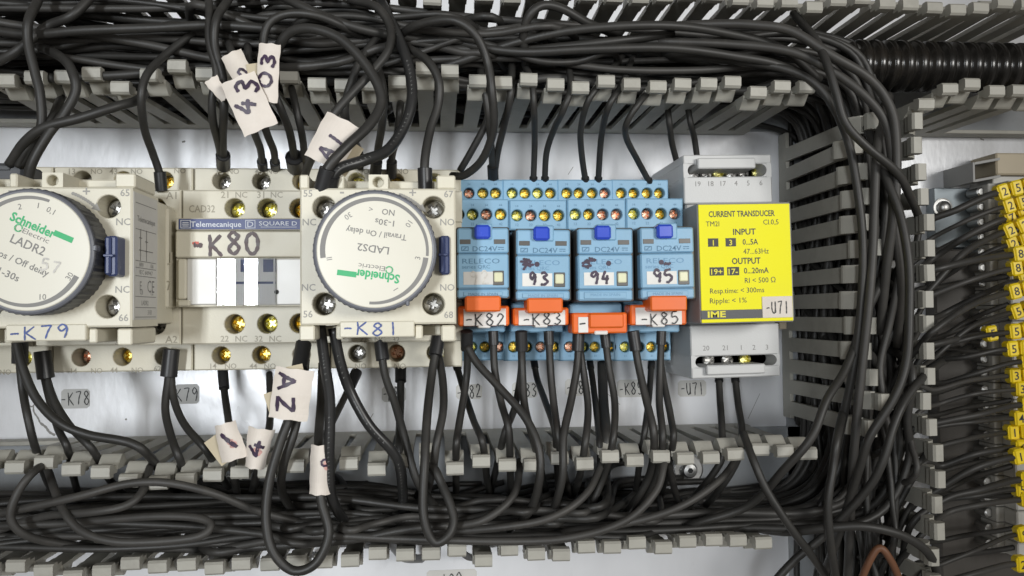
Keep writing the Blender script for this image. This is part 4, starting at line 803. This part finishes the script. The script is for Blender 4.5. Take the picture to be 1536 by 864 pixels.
for lab, pts, r, s_ in (
    ('first relay socket, outer left strand crossing over', [(700, 500, 60), (701, 545, 56), (698, 580, 56), (688, 640, 64), (684, 672, 68), (684, 720, 50)], 1.5, (6, 2.3)),
    ('first relay socket, strand crossing under to the right', [(684, 545, 30), (695, 583, 40), (710, 630, 56), (724, 665, 68), (730, 715, 50)], 1.45, (3, 1.7)),
    ('first relay socket, long strand slanting to the right', [(701, 520, 62), (716, 545, 64), (745, 577, 68), (787, 625, 74), (808, 672, 78), (809, 720, 78), (795, 766, 70), (770, 790, 60)], 1.6, None),
    ('first relay socket, upright strand', [(740, 500, 58), (742, 555, 58), (752, 605, 62), (763, 645, 68), (765, 700, 60)], 1.5, (4, 1.9)),
    ('second relay socket, strand bending left', [(783, 520, 52), (781, 560, 52), (772, 612, 58), (757, 650, 66), (745, 700, 50)], 1.45, None),
    ('second relay socket, straight strand from the thick sleeve', [(782, 500, 60), (783, 550, 58), (787, 610, 62), (799, 655, 68), (810, 700, 50)], 1.6, (6, 2.3)),
    ('second relay socket, lower booted strand', [(801, 543, 30), (806, 570, 34), (817, 600, 50), (832, 645, 66), (835, 690, 56)], 1.4, (2.5, 1.5)),
    ('second relay socket, strand falling straight to the duct', [(823, 500, 58), (826, 560, 58), (831, 610, 62), (838, 660, 70), (848, 720, 55)], 1.55, (4, 1.9)),
    ('third relay socket, strand slanting left', [(868, 500, 60), (866, 545, 60), (857, 598, 64), (845, 655, 72), (844, 712, 74), (832, 760, 66)], 1.6, (6, 2.3)),
    ('third relay socket, strand bowing right', [(870, 525, 56), (877, 570, 58), (882, 615, 62), (877, 670, 70), (868, 720, 55)], 1.5, None),
    ('third relay socket, lower booted strand', [(885, 545, 30), (890, 580, 38), (897, 640, 56), (900, 680, 62)], 1.4, (2.5, 1.5)),
    ('third relay socket, thick dark strand behind', [(903, 545, 32), (905, 600, 44), (909, 655, 60), (905, 700, 56)], 2.2, None),
    ('third relay socket, right strand with small sleeve', [(907, 500, 58), (913, 550, 58), (922, 605, 62), (919, 662, 70), (905, 715, 60), (880, 770, 55)], 1.5, (5, 1.9)),
    ('fourth relay socket, strand from the thick sleeve', [(950, 500, 60), (957, 545, 60), (968, 595, 64), (981, 655, 70), (975, 710, 58), (950, 755, 50)], 1.6, (6, 2.3)),
    ('fourth relay socket, lower booted strand', [(977, 545, 30), (974, 590, 40), (968, 640, 56), (960, 690, 50)], 1.4, (2.5, 1.5)),
    ('fourth relay socket, upright right strand', [(992, 500, 58), (990, 560, 58), (989, 605, 62), (994, 660, 70), (985, 715, 58), (960, 760, 50)], 1.5, (4, 1.9)),
    ('fourth relay socket, outer right strand', [(991, 545, 50), (997, 580, 54), (1006, 625, 60), (1010, 660, 66), (1000, 710, 50)], 1.45, None),
    ('transducer, left of two', [(1078, 562, 36), (1080, 600, 42), (1083, 645, 55), (1082, 690, 58), (1050, 735, 50)], 1.5, (3, 1.7)),
    ('transducer, right of two', [(1102, 562, 36), (1107, 605, 42), (1113, 648, 55), (1106, 690, 58), (1075, 740, 50)], 1.5, (3, 1.7))):
    wire('black wire below the ' + lab, pts, r, s=s_)
# ---- long loose wires that cross the corner where the ducts meet
for lab, pts, r in (
    ('black wire arching from the upper duct into the upright duct, outermost sweep', [(1000, 40, 66), (1080, 36, 70), (1136, 38, 74), (1188, 47, 76), (1245, 82, 78), (1303, 117, 78), (1334, 158, 78), (1344, 208, 78), (1343, 300, 76), (1330, 400, 70), (1320, 500, 60)], 1.9),
    ('black wire arching into the upright duct just inside the outermost sweep', [(980, 62, 62), (1090, 66, 68), (1180, 76, 72), (1240, 102, 74), (1292, 139, 76), (1326, 180, 76), (1337, 228, 76), (1340, 320, 74), (1352, 420, 70), (1345, 520, 60)], 1.8),
    ('black wire crossing the corner on a steep diagonal towards the terminals', [(1190, 20, 62), (1222, 58, 74), (1240, 94, 80), (1254, 139, 82), (1268, 184, 82), (1299, 219, 82), (1344, 257, 80), (1364, 292, 74), (1380, 330, 60)], 1.7),
    ('black wire bending down early along the left tips of the upright duct', [(1010, 85, 60), (1110, 92, 66), (1190, 108, 70), (1236, 140, 72), (1268, 200, 74), (1284, 270, 75), (1294, 360, 75), (1292, 450, 74), (1282, 540, 72), (1262, 640, 66), (1240, 740, 55)], 1.7),
    ('black wire running down the middle of the upright duct, swaying left', [(1330, 150, 60), (1316, 220, 74), (1312, 300, 76), (1309, 380, 76), (1302, 470, 76), (1290, 580, 74), (1280, 690, 70), (1275, 790, 60), (1270, 900, 50)], 1.8),
    ('black wire bowing right round the upright duct and back down to the lower left', [(1300, 190, 66), (1327, 262, 76), (1350, 322, 80), (1363, 394, 82), (1364, 470, 82), (1360, 540, 82), (1342, 595, 82), (1305, 655, 80), (1290, 700, 76), (1262, 790, 64), (1230, 880, 50)], 1.75),
    ('black wire slanting down left across the lower end of the upright duct', [(1340, 330, 60), (1330, 400, 64), (1300, 470, 68), (1270, 550, 74), (1240, 600, 80), (1218, 655, 82), (1180, 700, 78), (1120, 760, 66), (1030, 790, 56)], 1.7),
    ('black wire hanging from the duct end over the lower right corner', [(1115, 650, 66), (1130, 690, 74), (1150, 735, 76), (1185, 790, 76), (1215, 830, 72), (1250, 880, 60)], 1.6),
    ('black wire curving from the upright duct down to the bottom edge', [(1455, 520, 12), (1420, 538, 40), (1388, 562, 68), (1358, 600, 76), (1340, 640, 78), (1325, 690, 78), (1300, 735, 74), (1240, 800, 66), (1190, 842, 62), (1150, 890, 60), (1130, 940, 60)], 1.7),
    ('black wire rising steeply in front of the corner below the transducer', [(1285, 560, 20), (1270, 600, 56), (1257, 650, 78), (1250, 700, 80), (1242, 760, 80), (1248, 830, 76), (1260, 900, 60)], 1.6),
    ('black wire arching low across the bottom right corner', [(1050, 778, 12), (1115, 790, 40), (1180, 798, 60), (1240, 792, 70), (1300, 790, 74), (1360, 806, 74), (1398, 838, 70), (1410, 890, 60)], 1.8)):
    wire(lab, pts, r, m='wire_grey' if 'sweep' in lab or 'middle' in lab else 'wire_black')
wire('bare brown wire bent to a point at the bottom right', [(1285, 890, 60), (1300, 850, 64), (1318, 822, 66), (1336, 840, 66), (1356, 885, 62)], 1.5, m='brown_wire')
# ---- long wires lying on top of the two bundles
for lab, pts in (
    ('long wire along the top of the upper bundle, nearest the duct mouth', [(-40, 128, 60), (60, 118, 66), (190, 112, 68), (330, 98, 62), (470, 92, 60), (600, 72, 64), (760, 76, 66), (900, 64, 68), (1010, 50, 64)]),
    ('long wire rising and dipping across the upper duct at the left', [(-40, 40, 70), (40, 52, 72), (120, 46, 74), (230, 42, 74), (330, 38, 72), (460, 50, 70), (560, 66, 64), (640, 70, 60)]),
    ('wire curving from the top left into the upper bundle', [(150, -20, 70), (110, 22, 74), (70, 40, 72), (20, 80, 74), (-30, 104, 70)]),
    ('wire bowed low over the upper bundle above the relays', [(620, 40, 60), (700, 66, 66), (780, 78, 70), (880, 74, 72), (1000, 72, 72), (1100, 84, 70), (1180, 102, 68), (1250, 150, 62)]),
    ('wire crossing the upper bundle from low left to high right', [(640, 108, 60), (720, 82, 66), (780, 62, 70), (870, 44, 74), (990, 38, 74), (1080, 48, 70), (1170, 72, 66), (1230, 120, 60)]),
    ('wire rising out of the upper duct in a small hook at the top', [(788, 95, 62), (785, 50, 72), (795, 22, 76), (815, 8, 76), (845, 14, 74), (885, 36, 70), (930, 52, 62)]),
    ('wire slanting through the loops above the timers', [(400, -20, 66), (445, 6, 74), (500, 30, 76), (560, 48, 74), (640, 60, 66), (720, 70, 60)])):
    wire('black ' + lab, pts, 1.75)
for lab, pts in (
    ('arched wire at the left, dropping out of the lower duct slots', [(72, 694, 66), (48, 710, 76), (26, 740, 78), (16, 775, 78), (34, 800, 76), (80, 814, 70), (160, 822, 62), (300, 826, 56)]),
    ('long wire crossing the lower bundle from lower left to upper right', [(-40, 778, 72), (40, 762, 76), (120, 744, 78), (190, 726, 78), (250, 724, 78), (320, 740, 76), (390, 768, 70), (470, 790, 60)]),
    ('wire hooked back on itself in the lower bundle', [(70, 700, 60), (92, 760, 74), (120, 795, 78), (170, 812, 80), (240, 812, 80), (300, 804, 80), (316, 786, 78), (290, 776, 76), (220, 775, 74), (100, 785, 70), (-30, 792, 66)]),
    ('wire bending from a slot into the lower bundle, left of the tags', [(225, 700, 62), (215, 735, 72), (190, 758, 76), (140, 768, 76), (60, 776, 70), (-40, 810, 64)]),
    ('long low wire along the front of the lower bundle', [(330, 824, 66), (460, 804, 70), (600, 808, 72), (760, 812, 74), (860, 806, 76), (940, 780, 76), (985, 735, 74), (1000, 690, 66)]),
    ('curved wire gathering the relay strands towards the left', [(780, 690, 60), (772, 740, 70), (735, 775, 74), (690, 788, 72), (600, 792, 64)]),
    ('curved wire sweeping under the relays to the far left', [(905, 690, 60), (880, 740, 70), (830, 775, 74), (760, 790, 72), (640, 800, 64), (520, 806, 58)]),
    ('curved wire below the transducer running into the lower bundle', [(1110, 680, 56), (1080, 720, 66), (1020, 760, 70), (940, 785, 68), (840, 800, 62)])):
    wire('black ' + lab, pts, 1.5, m='wire_grey')

# ---- the packed bundles: nothing tells these apart, they share a label
rb = random.Random(2024)
def wob(n, amp):
    a = [rb.uniform(0, 6.28) for _ in range(3)]; f = [rb.uniform(.5, 1.2), rb.uniform(1.2, 2.4), rb.uniform(2.5, 4)]
    return [amp * (.6 * math.sin(a[0] + f[0] * 6.28 * i / n) + .3 * math.sin(a[1] + f[1] * 6.28 * i / n) + .14 * math.sin(a[2] + f[2] * 6.28 * i / n)) for i in range(n + 1)]
for i in range(62):
    fy = (i * .618) % 1; zz = 8 + 56 * ((i * .414) % 1); yb = yUL + 5 + fy * (yUU - yUL - 10)
    turn = rb.random() < .62; xe = xVL + 4 + rb.random() * (xVR - xVL - 10); n = 11
    x_end = xe - 22 - rb.random() * 10 if turn else XR - 6 - rb.random() * 3
    if not turn and (zz > 40 or yb < yUL + 18): x_end = rb.uniform(20, 90)
    x_st = XL + 3 if rb.random() < .75 else rb.uniform(-150, 20)
    wy, wz = wob(n, 7), wob(n, 8); pts = []
    for k in range(n + 1): pts.append((x_st + (x_end - x_st) * k / n, clampv(yb + wy[k], yUL + 3, yUU - 3), clampv(zz + wz[k], 5, 68)))
    if turn:
        yl = pts[-1][1]; z0 = pts[-1][2]; pts.append((xe - 7, yl - 6, z0)); pts.append((xe, yl - 20, z0))
        ys = yl - 20; wx = wob(7, 4)
        for k in range(1, 8): pts.append((clampv(xe + wx[k], xVL + 3, xVR - 3), ys - k * rb.uniform(17, 24), clampv(z0 + 6 * math.sin(k), 5, 68)))
    wire('black wire among those packed in the upper wiring duct', sinkends(pts, x_st > XL + 5), rb.choice((1.3, 1.5, 1.5, 1.7)), rb.choice(('wire_black', 'wire_black', 'wire_grey')), 'wires packed in the upper duct', raw=True, sub=5)
for i in range(60):
    fy = (i * .618) % 1; zz = 6 + 58 * ((i * .414) % 1); yb = yLL + 3 + fy * (yLU - yLL) * (.05 + .36 * zz / 64); n = 11
    turn = rb.random() < .45; xe = xVL + 4 + rb.random() * (xVR - xVL - 8); x_end = xe - 26 if turn else rb.uniform(60, P(1210, 760, 40).x)
    x_st = XL + 3 if rb.random() < .75 else rb.uniform(-150, 0); wy, wz = wob(n, 2.6), wob(n, 8); pts = []
    for k in range(n + 1): pts.append((x_st + (x_end - x_st) * k / n, clampv(yb + wy[k] + (6 if x_st + (x_end - x_st) * k / n < -20 else 0) * ((i * 7 % 5) / 4) - 5 * clampv((x_st + (x_end - x_st) * k / n - 0) / 70, 0, 1), yLL + 2.6 + (i % 3) * .8, yLU - 11), clampv(zz + wz[k], 5, 66)))
    if turn:
        yl = pts[-1][1]; z0 = pts[-1][2]; pts.append((xe - 9, yl + 6, z0)); pts.append((xe, yl + 22, z0)); wx = wob(5, 4)
        for k in range(1, 5): pts.append((clampv(xe + wx[k], xVL + 3, xVR - 3), yl + 22 + k * rb.uniform(14, 20), clampv(z0 + 5 * math.sin(k), 5, 68)))
    wire('black wire among those packed in the lower wiring duct', sinkends(pts, x_st > XL + 5), rb.choice((1.3, 1.5, 1.5, 1.7)), rb.choice(('wire_black', 'wire_black', 'wire_grey')), 'wires packed in the lower duct', raw=True, sub=5)
for i in range(24):                                       # loose ones that wander over the top of both bundles
    up = i % 2; lo, hi = (yUL + 6, yUU - 6) if up else (yLL + 3.5, yLL + 15); n = 12; a = rb.uniform(lo, hi); b = rb.uniform(lo, hi); z0 = rb.uniform(54, 71)
    x0, x1 = (XL + 3, rb.uniform(-40, 100)) if i % 4 < 2 else (rb.uniform(-120, -40), rb.uniform(40, 115)); wy, wz = wob(n, 9 if up else 5), wob(n, 5)
    pts = [(x0 + (x1 - x0) * k / n, clampv(a + (b - a) * k / n + wy[k], lo - 3, hi + 2), clampv(z0 + wz[k], 46, 74)) for k in range(n + 1)]
    wire('black wire among those packed in the %s wiring duct' % ('upper' if up else 'lower'), sinkends(pts, x0 > XL + 5), rb.choice((1.2, 1.4, 1.6)), rb.choice(('wire_black', 'wire_black', 'wire_grey')), 'wires packed in the %s duct' % ('upper' if up else 'lower'), raw=True, sub=5)
for i in range(34):
    fx = (i * .618) % 1; zz = 5 + 60 * ((i * .414) % 1); xb_ = xVL + 4 + fx * (xVR - xVL - 8); n = 9; wx, wz = wob(n, 4.5), wob(n, 7); pts = []
    y_s = rb.uniform(30, yUL + 25); y_e = -148 if rb.random() < .7 else rb.uniform(-120, -60)
    for k in range(n + 1): pts.append((clampv(xb_ + wx[k], xVL + 3, xVR - 3), y_s + (y_e - y_s) * k / n, clampv(zz + wz[k], 4, 68)))
    wire('black wire among those packed in the upright wiring duct', sinkends(pts), rb.choice((1.3, 1.5, 1.7)), rb.choice(('wire_black', 'wire_grey')), 'wires packed in the upright duct', raw=True, sub=5)

# ---- corrugated conduit
cp = P(1255, 96, 44); xe = XR - 1; prof = []; x = cp.x; rc = 9.6
t = Thing('corrugated_conduit', 'glossy black corrugated conduit at the upper right', 'conduit', (cp.x, cp.y, 0))
c_in = P(1400, 101, 44); prof = []; k = 0
while x < xe:
    for dx_, r_ in ((0, rc - 1.6), (.9, rc - 1.5), (1.5, rc - .3), (2.2, rc), (3.6, rc), (4.3, rc - .3), (4.9, rc - 1.5)): prof.append((r_, x + dx_))
    x += 5.3
mb = MB(); n = 28; vs = []; fs = []
for (r_, xx) in prof:
    for i in range(n): vs.append((xx, c_in.y + r_ * math.cos(6.2832 * i / n), 44 + r_ * math.sin(6.2832 * i / n)))
for j in range(len(prof) - 1):
    for i in range(n): q = (i + 1) % n; fs.append((j * n + i, j * n + q, (j + 1) * n + q, (j + 1) * n + i))
mb.add(vs, fs); mb.smooth = True; t.part('ribbed_tube', mb, 'conduit_black')
mb = MB(); mb.prism([(c_in.y + (rc - 2) * math.cos(6.2832 * i / 20), 44 + (rc - 2) * math.sin(6.2832 * i / 20)) for i in range(20)], 'x', cp.x + .3, cp.x + .8); t.part('end_plug', mb, 'dark_hole')

# ================================================================== PAPER TAGS ON WIRES
def paper_tag(px, py, z, w, h, rot, txt, label, ink='marker_ink', bend=.9, m='tag_paper', tw=None, th=None, trot=90, toff=(0, 0), pen=.95, tilt=(0, 0), extra=None, taper=0.0, pink=False):
    c = P(px, py, z); t = Thing('wire_tag', label, 'wire tag', (c.x, c.y, z), rot, tilt=tilt)
    f = lambda x, y, dz=0: (c.x + x * (1 + taper * y / h), c.y + y, z + bend * (1 - (2 * x / w) ** 2) + .3 * math.sin(y * .5 + 1) + dz)
    n, k = 10, 8
    mb = MB(); vs = []; fs = []
    for s_ in (0, 1):
        for j in range(k + 1):
            for i in range(n + 1): vs.append(f(-w / 2 + w * i / n + .12 * math.sin(j * 1.9), -h / 2 + h * j / k + .15 * math.sin(i * 1.3), -.18 * s_))
    st = (n + 1) * (k + 1)
    for j in range(k):
        for i in range(n):
            a = j * (n + 1) + i; fs.append((a, a + 1, a + n + 2, a + n + 1)); fs.append((st + a + n + 1, st + a + n + 2, st + a + 1, st + a))
    rim = [i for i in range(n + 1)] + [j * (n + 1) + n for j in range(1, k + 1)] + [k * (n + 1) + i for i in range(n - 1, -1, -1)] + [j * (n + 1) for j in range(k - 1, 0, -1)]
    for a, b in zip(rim, rim[1:] + rim[:1]): fs.append((a, st + a, st + b, b))
    mb.add(vs, fs); pt = t.part('paper', mb, m)
    if extra:                                    # the tan rear flap that sticks out behind
        for (ex, ey, ew, eh, er) in extra:
            mb = MB(); bx = MB(); bx.box(-ew / 2, -eh / 2, 0, ew / 2, eh / 2, .16, .02); ca, sa = math.cos(R(er)), math.sin(R(er))
            mb.add([(c.x + ex + v[0] * ca - v[1] * sa, c.y + ey + v[0] * sa + v[1] * ca, z - .9 + v[2]) for v in bx.v], bx.f); t.part('rear_flap', mb, 'tan_paper')
    if txt:
        mb = MB(); g = lambda x, y: f(x - c.x, y - c.y, .2); mb.write(txt, c.x + toff[0], c.y + toff[1], 0, th or w * .5, tw or h * .5, pen, trot, fn=g, jig=.03); t.part('handwriting', mb, ink, pt)
    if pink:
        mb = MB(); g = lambda x, y: f(x - c.x, y - c.y, .01); mb.write('8', c.x + toff[0] + .6, c.y + toff[1] - .9, 0, 2.2, 2.2, .8, 30, fn=g); t.part('ink_smear', mb, 'pink_ink', pt)
    return t
paper_tag(364, 113, 84, 6.5, 15, 28, '2', 'small folded paper tag behind the 43 tag, showing part of a 2', trot=65, tw=2.6, th=3.6, toff=(1.0, .2), pen=.8, bend=1.1)
paper_tag(402, 110, 86, 6.4, 17.8, -3, '03', 'narrow paper tag reading 03', trot=83, tw=10.2, th=3.9, toff=(-.2, .6), pen=.9, bend=.9, extra=[(-3.6, -3, 4, 12, 12)])
paper_tag(327, 134, 83.5, 3.6, 7.5, 35, None, 'small torn paper flap left of the 43 tag', bend=.5, taper=.5)
paper_tag(374, 156, 88, 10.6, 17.2, 24, '43', 'large tilted paper tag reading 43', trot=66, tw=10.2, th=6.4, toff=(.2, 2.2), pen=1.1, bend=.7)
paper_tag(500, 213, 92, 11.5, 14.6, -27, 'A1', 'paper tag reading A1, crossed by a thick black wire', trot=80, tw=7.8, th=4.8, toff=(.3, -1.6), pen=.95, bend=1.4, extra=[(4.2, -2.2, 8, 10, -6)])
paper_tag(437, 591, 82, 11.6, 15.4, -8, 'AZ', 'large paper tag reading A2 above the big wire loop', trot=-86, tw=12.2, th=5.4, toff=(-1.2, .4), pen=1.1, bend=1.5, extra=[(-4.8, -2.8, 5, 6, 25), (0, 7.2, 5, 3, 20)])
paper_tag(345, 662, 76, 7.4, 11.6, 16, '1', 'crumpled paper tag reading 1 at the lower duct', trot=35, tw=2.6, th=6.4, toff=(.2, .4), pen=1.25, bend=2.0, taper=-.3, extra=[(-3.4, -1.4, 6, 9, 20)], pink=True)
paper_tag(387, 672, 76, 7.0, 12.4, -10, '4', 'rolled paper tag reading 4 at the lower duct', trot=85, tw=5.4, th=4.6, toff=(-.2, .4), pen=1.0, bend=2.3, taper=.35, pink=True)
paper_tag(481, 704, 79.5, 6.4, 15.0, -2, '0', 'rolled paper tag on the loop wire, half hidden by a thick wire', trot=90, tw=2.2, th=2.2, toff=(1.6, 2.4), pen=.7, bend=2.2, pink=True)

# ================================================================== TERMINAL STRIP AT THE RIGHT, WIRES WITH YELLOW MARKERS
a, b_ = P(1402, 350, 6), P(1490, 282, 6)
t = Thing('bracket', 'dull zinc bracket plate with round-headed screw, left of the terminal strip', 'bracket', ((a.x + b_.x) / 2, (a.y + b_.y) / 2, 0))
mb = MB(); mb.box(a.x, P(1402, 372, 6).y, .1, P(1530, 400, 6).x, b_.y, 6, .4); t.part('plate', mb, 'zinc')
p = P(1418, 311, 8); mb = MB(); mb.lathe(p.x, p.y, [(4.2, 6.05), (4.2, 6.5), (3.6, 6.6)], 24); t.part('washer', mb, 'steel')
mb = MB(); mb.lathe(p.x, p.y, [(2.9, 6.6), (2.8, 7.8), (2.0, 8.8), (.9, 9.2)], 20); mb.smooth = True; t.part('screw', mb, 'steel')
mb = MB(); mb.box(a.x - 1.5, -147, .2, P(1530, 400, 8).x, P(1402, 374, 8).y, 8, .6)
solo('dark_sheet', 'dark brown-grey sheet behind the fan of marked wires', 'cover plate', mb, 'dark_brown', (a.x, -100, 0))  # flat dark brown sheet laid over the plate behind the marked wires
a, b_ = P(1463, 273, 20), P(1500, 240, 20)
t = Thing('rail_end', 'open tapered metal rail end beside the beige end block', 'rail', ((a.x + b_.x) / 2, (a.y + b_.y) / 2, 0))
mb = MB()
mb.prism([(a.x, a.y), (b_.x, a.y + 2), (b_.x, a.y + 3), (a.x, a.y + 1)], 'z', 5, 20); mb.prism([(a.x, b_.y - 2), (b_.x, b_.y), (b_.x, b_.y + 1), (a.x, b_.y - 1)], 'z', 5, 20); mb.box(a.x - .9, a.y, .1, a.x, b_.y - 1, 20, .1); t.part('bent_sheet', mb, 'mid_grey_plastic')
a, b_ = P(1495, 262, 17), P(1600, 230, 17)
t = Thing('end_block', 'beige end block on top of the terminal strip', 'end block', ((a.x + b_.x) / 2, (a.y + b_.y) / 2, 0))
mb = MB(); mb.box(a.x, a.y, .2, b_.x, b_.y, 17, .6); t.part('block', mb, 'beige_plastic'); mb = MB(); mb.box(a.x - .3, a.y - 3.5, .2, b_.x, a.y - .3, 15, .3); t.part('end_plate', mb, 'pale_label')
# terminals, one under another
ty0 = P(1520, 285, 20).y; xt = P(1488, 500, 18).x; npitch = 6.3
tm = MB(); tm.box(0, -npitch / 2 + .15, .2, 30, npitch / 2 - .15, 18, .35); tm.box(3, -npitch / 2 + .2, 17.9, 26, npitch / 2 - .2, 26, .5)
tmesh = mesh_of('clamp_body', tm, 'pale_label')
sm_ = MB(); sm_.lathe(-1.2, 0, [(1.9, 8), (1.9, 15), (1.2, 15.4)], 14); smesh = mesh_of('clamp_screw', sm_, 'steel', smooth=False)
for i in range(24):
    y = ty0 - i * npitch
    t = Thing('terminal', 'pale terminal block in the strip behind the yellow markers', 'terminal', (xt, y, 0), group='terminals of the right-hand strip')
    t.inst('clamp_body', tmesh, (xt, y, 0)); t.inst('clamp_screw', smesh, (xt, y, 0))
rows = [(1494, 288, 'g', ['2', '5', '6']), (1503, 309, '', ['2', '5', '1']), (1505, 327, '', ['7', '3', '4']), (1504, 346, '', ['2', '2', '5']), (1508, 366, '', ['2', '7', '1']), (1518, 381, '', ['8', '2']), (1514, 402, '', ['8', '1']), (1526, 420, '', ['8', '3']),
        (1512, 437, '', ['8', '1']), (1515, 467, '', ['5', '6']), (1477, 500, '', ['5']), (1512, 497, '', ['5', '4']), (1508, 523, '', ['5', '1']), (1530, 541, '', ['2', '6']), (1512, 563, '', ['3', '5']), (1521, 583, '', ['3', '4']), (1531, 606, '', ['2']),
        (1519, 627, '', ['4', '1']), (1509, 648, '', ['1', '5', '2']), (1521, 671, '', ['6', '3']), (1518, 684, '', ['1', '1']), (1529, 718, '', ['4', '1']), (1521, 733, '', ['5', '1']), (1529, 748, '', ['1', '7']), (1524, 800, '', ['9', '1']), (1522, 845, '', ['2', '8'])]
mm_ = MB(); mm_.box(-2.15, -2.85, -1.9, 2.15, 2.85, 1.9, .6); mm_.box(-2.35, -2.2, -1.5, -2.0, 2.2, 1.5, .1); mk_mesh = mesh_of('marker_body', mm_, 'yellow_marker')
rk = random.Random(77); zt = 48
ordn = ['top', 'second', 'third', 'fourth', 'fifth', 'sixth', 'seventh', 'eighth', 'ninth', 'tenth', 'eleventh', 'twelfth', 'thirteenth', 'fourteenth', 'fifteenth', 'sixteenth', 'seventeenth', 'eighteenth', 'nineteenth', 'twentieth', 'twenty-first', 'twenty-second', 'twenty-third', 'twenty-fourth', 'twenty-fifth', 'lowest']
for i, (px, py, _, ds) in enumerate(rows):
    up = 8 + (i < 5) * 8 if i < 9 else (6 if i < 14 else 9)                    # how far the wire drops to the left, px per 50
    z = zt + rk.uniform(-6, 8); slope = (.46 if i < 5 else .30 if i < 10 else .17 if i < 20 else .26)
    slope *= rk.uniform(.55, 1.5); j = lambda q: rk.uniform(-q, q); zz = j(14)
    x0, y0 = px, py; xs = [(1600, y0 - 6 - slope * 20, z - 6), (1560, y0 - slope * 12, z), (px + 10, y0 + 1, z), (px - 14, y0 + 5 * slope * 3, z + 2), (px - 60, y0 + slope * 62 + j(4), z + 6 + zz * .5), (px - 110, y0 + slope * 140 + j(9), z + 4 + zz), (1372 + j(12), y0 + slope * 215 + j(16), 56 + zz * .8), (1335 + j(16), y0 + slope * 260 + 50 + j(28), 48 + j(10)), (1308 + j(18), y0 + slope * 280 + 130 + j(40), 40 + j(16))]
    wire('black wire on the %s row of yellow markers at the right edge' % ordn[i], xs, rk.choice((1.05, 1.2, 1.35, 1.5)), rk.choice(('wire_black', 'wire_black', 'wire_grey')))
    slp = math.degrees(math.atan(slope * .7)) * (1 if i < 12 else .6)
    for k, dgt in enumerate(ds):
        c = P(px + 8 + k * 20, py - k * 20 * math.tan(R(slp)), z + .3)
        where = 'first' if k == 0 else 'second' if k == 1 else 'third'
        t = Thing('wire_marker', 'yellow wire marker reading %s, %s on the %s row of the strip' % (dgt, where, ordn[i]), 'wire marker', (c.x, c.y, c.z), slp + rk.uniform(-4, 4), 'yellow wire markers at the right edge')
        t.inst('marker_body', mk_mesh, (c.x, c.y, c.z)); mb = MB(); mb.text(dgt, c.x, c.y, c.z + 1.96, 3.0, None, 0, .01); t.part('lettering', mb, 'black_print')
for i in range(14):                                       # wires behind those, running to the lower clamps
    y0 = 330 + i * 38 + rk.uniform(-14, 14); s = rk.uniform(-.15, .55)
    wire('black wire passing behind the marked ones to the lower clamps of the strip', [(1560, y0 - 8, 22), (1500, y0 + s * 20, 24), (1450, y0 + s * 60, 28), (1410, y0 + s * 110, 30), (1370, y0 + s * 160, 34), (1340, y0 + s * 190 + 40, 30)], rk.choice((1.2, 1.35)), 'wire_black', 'unmarked wires behind the yellow markers')
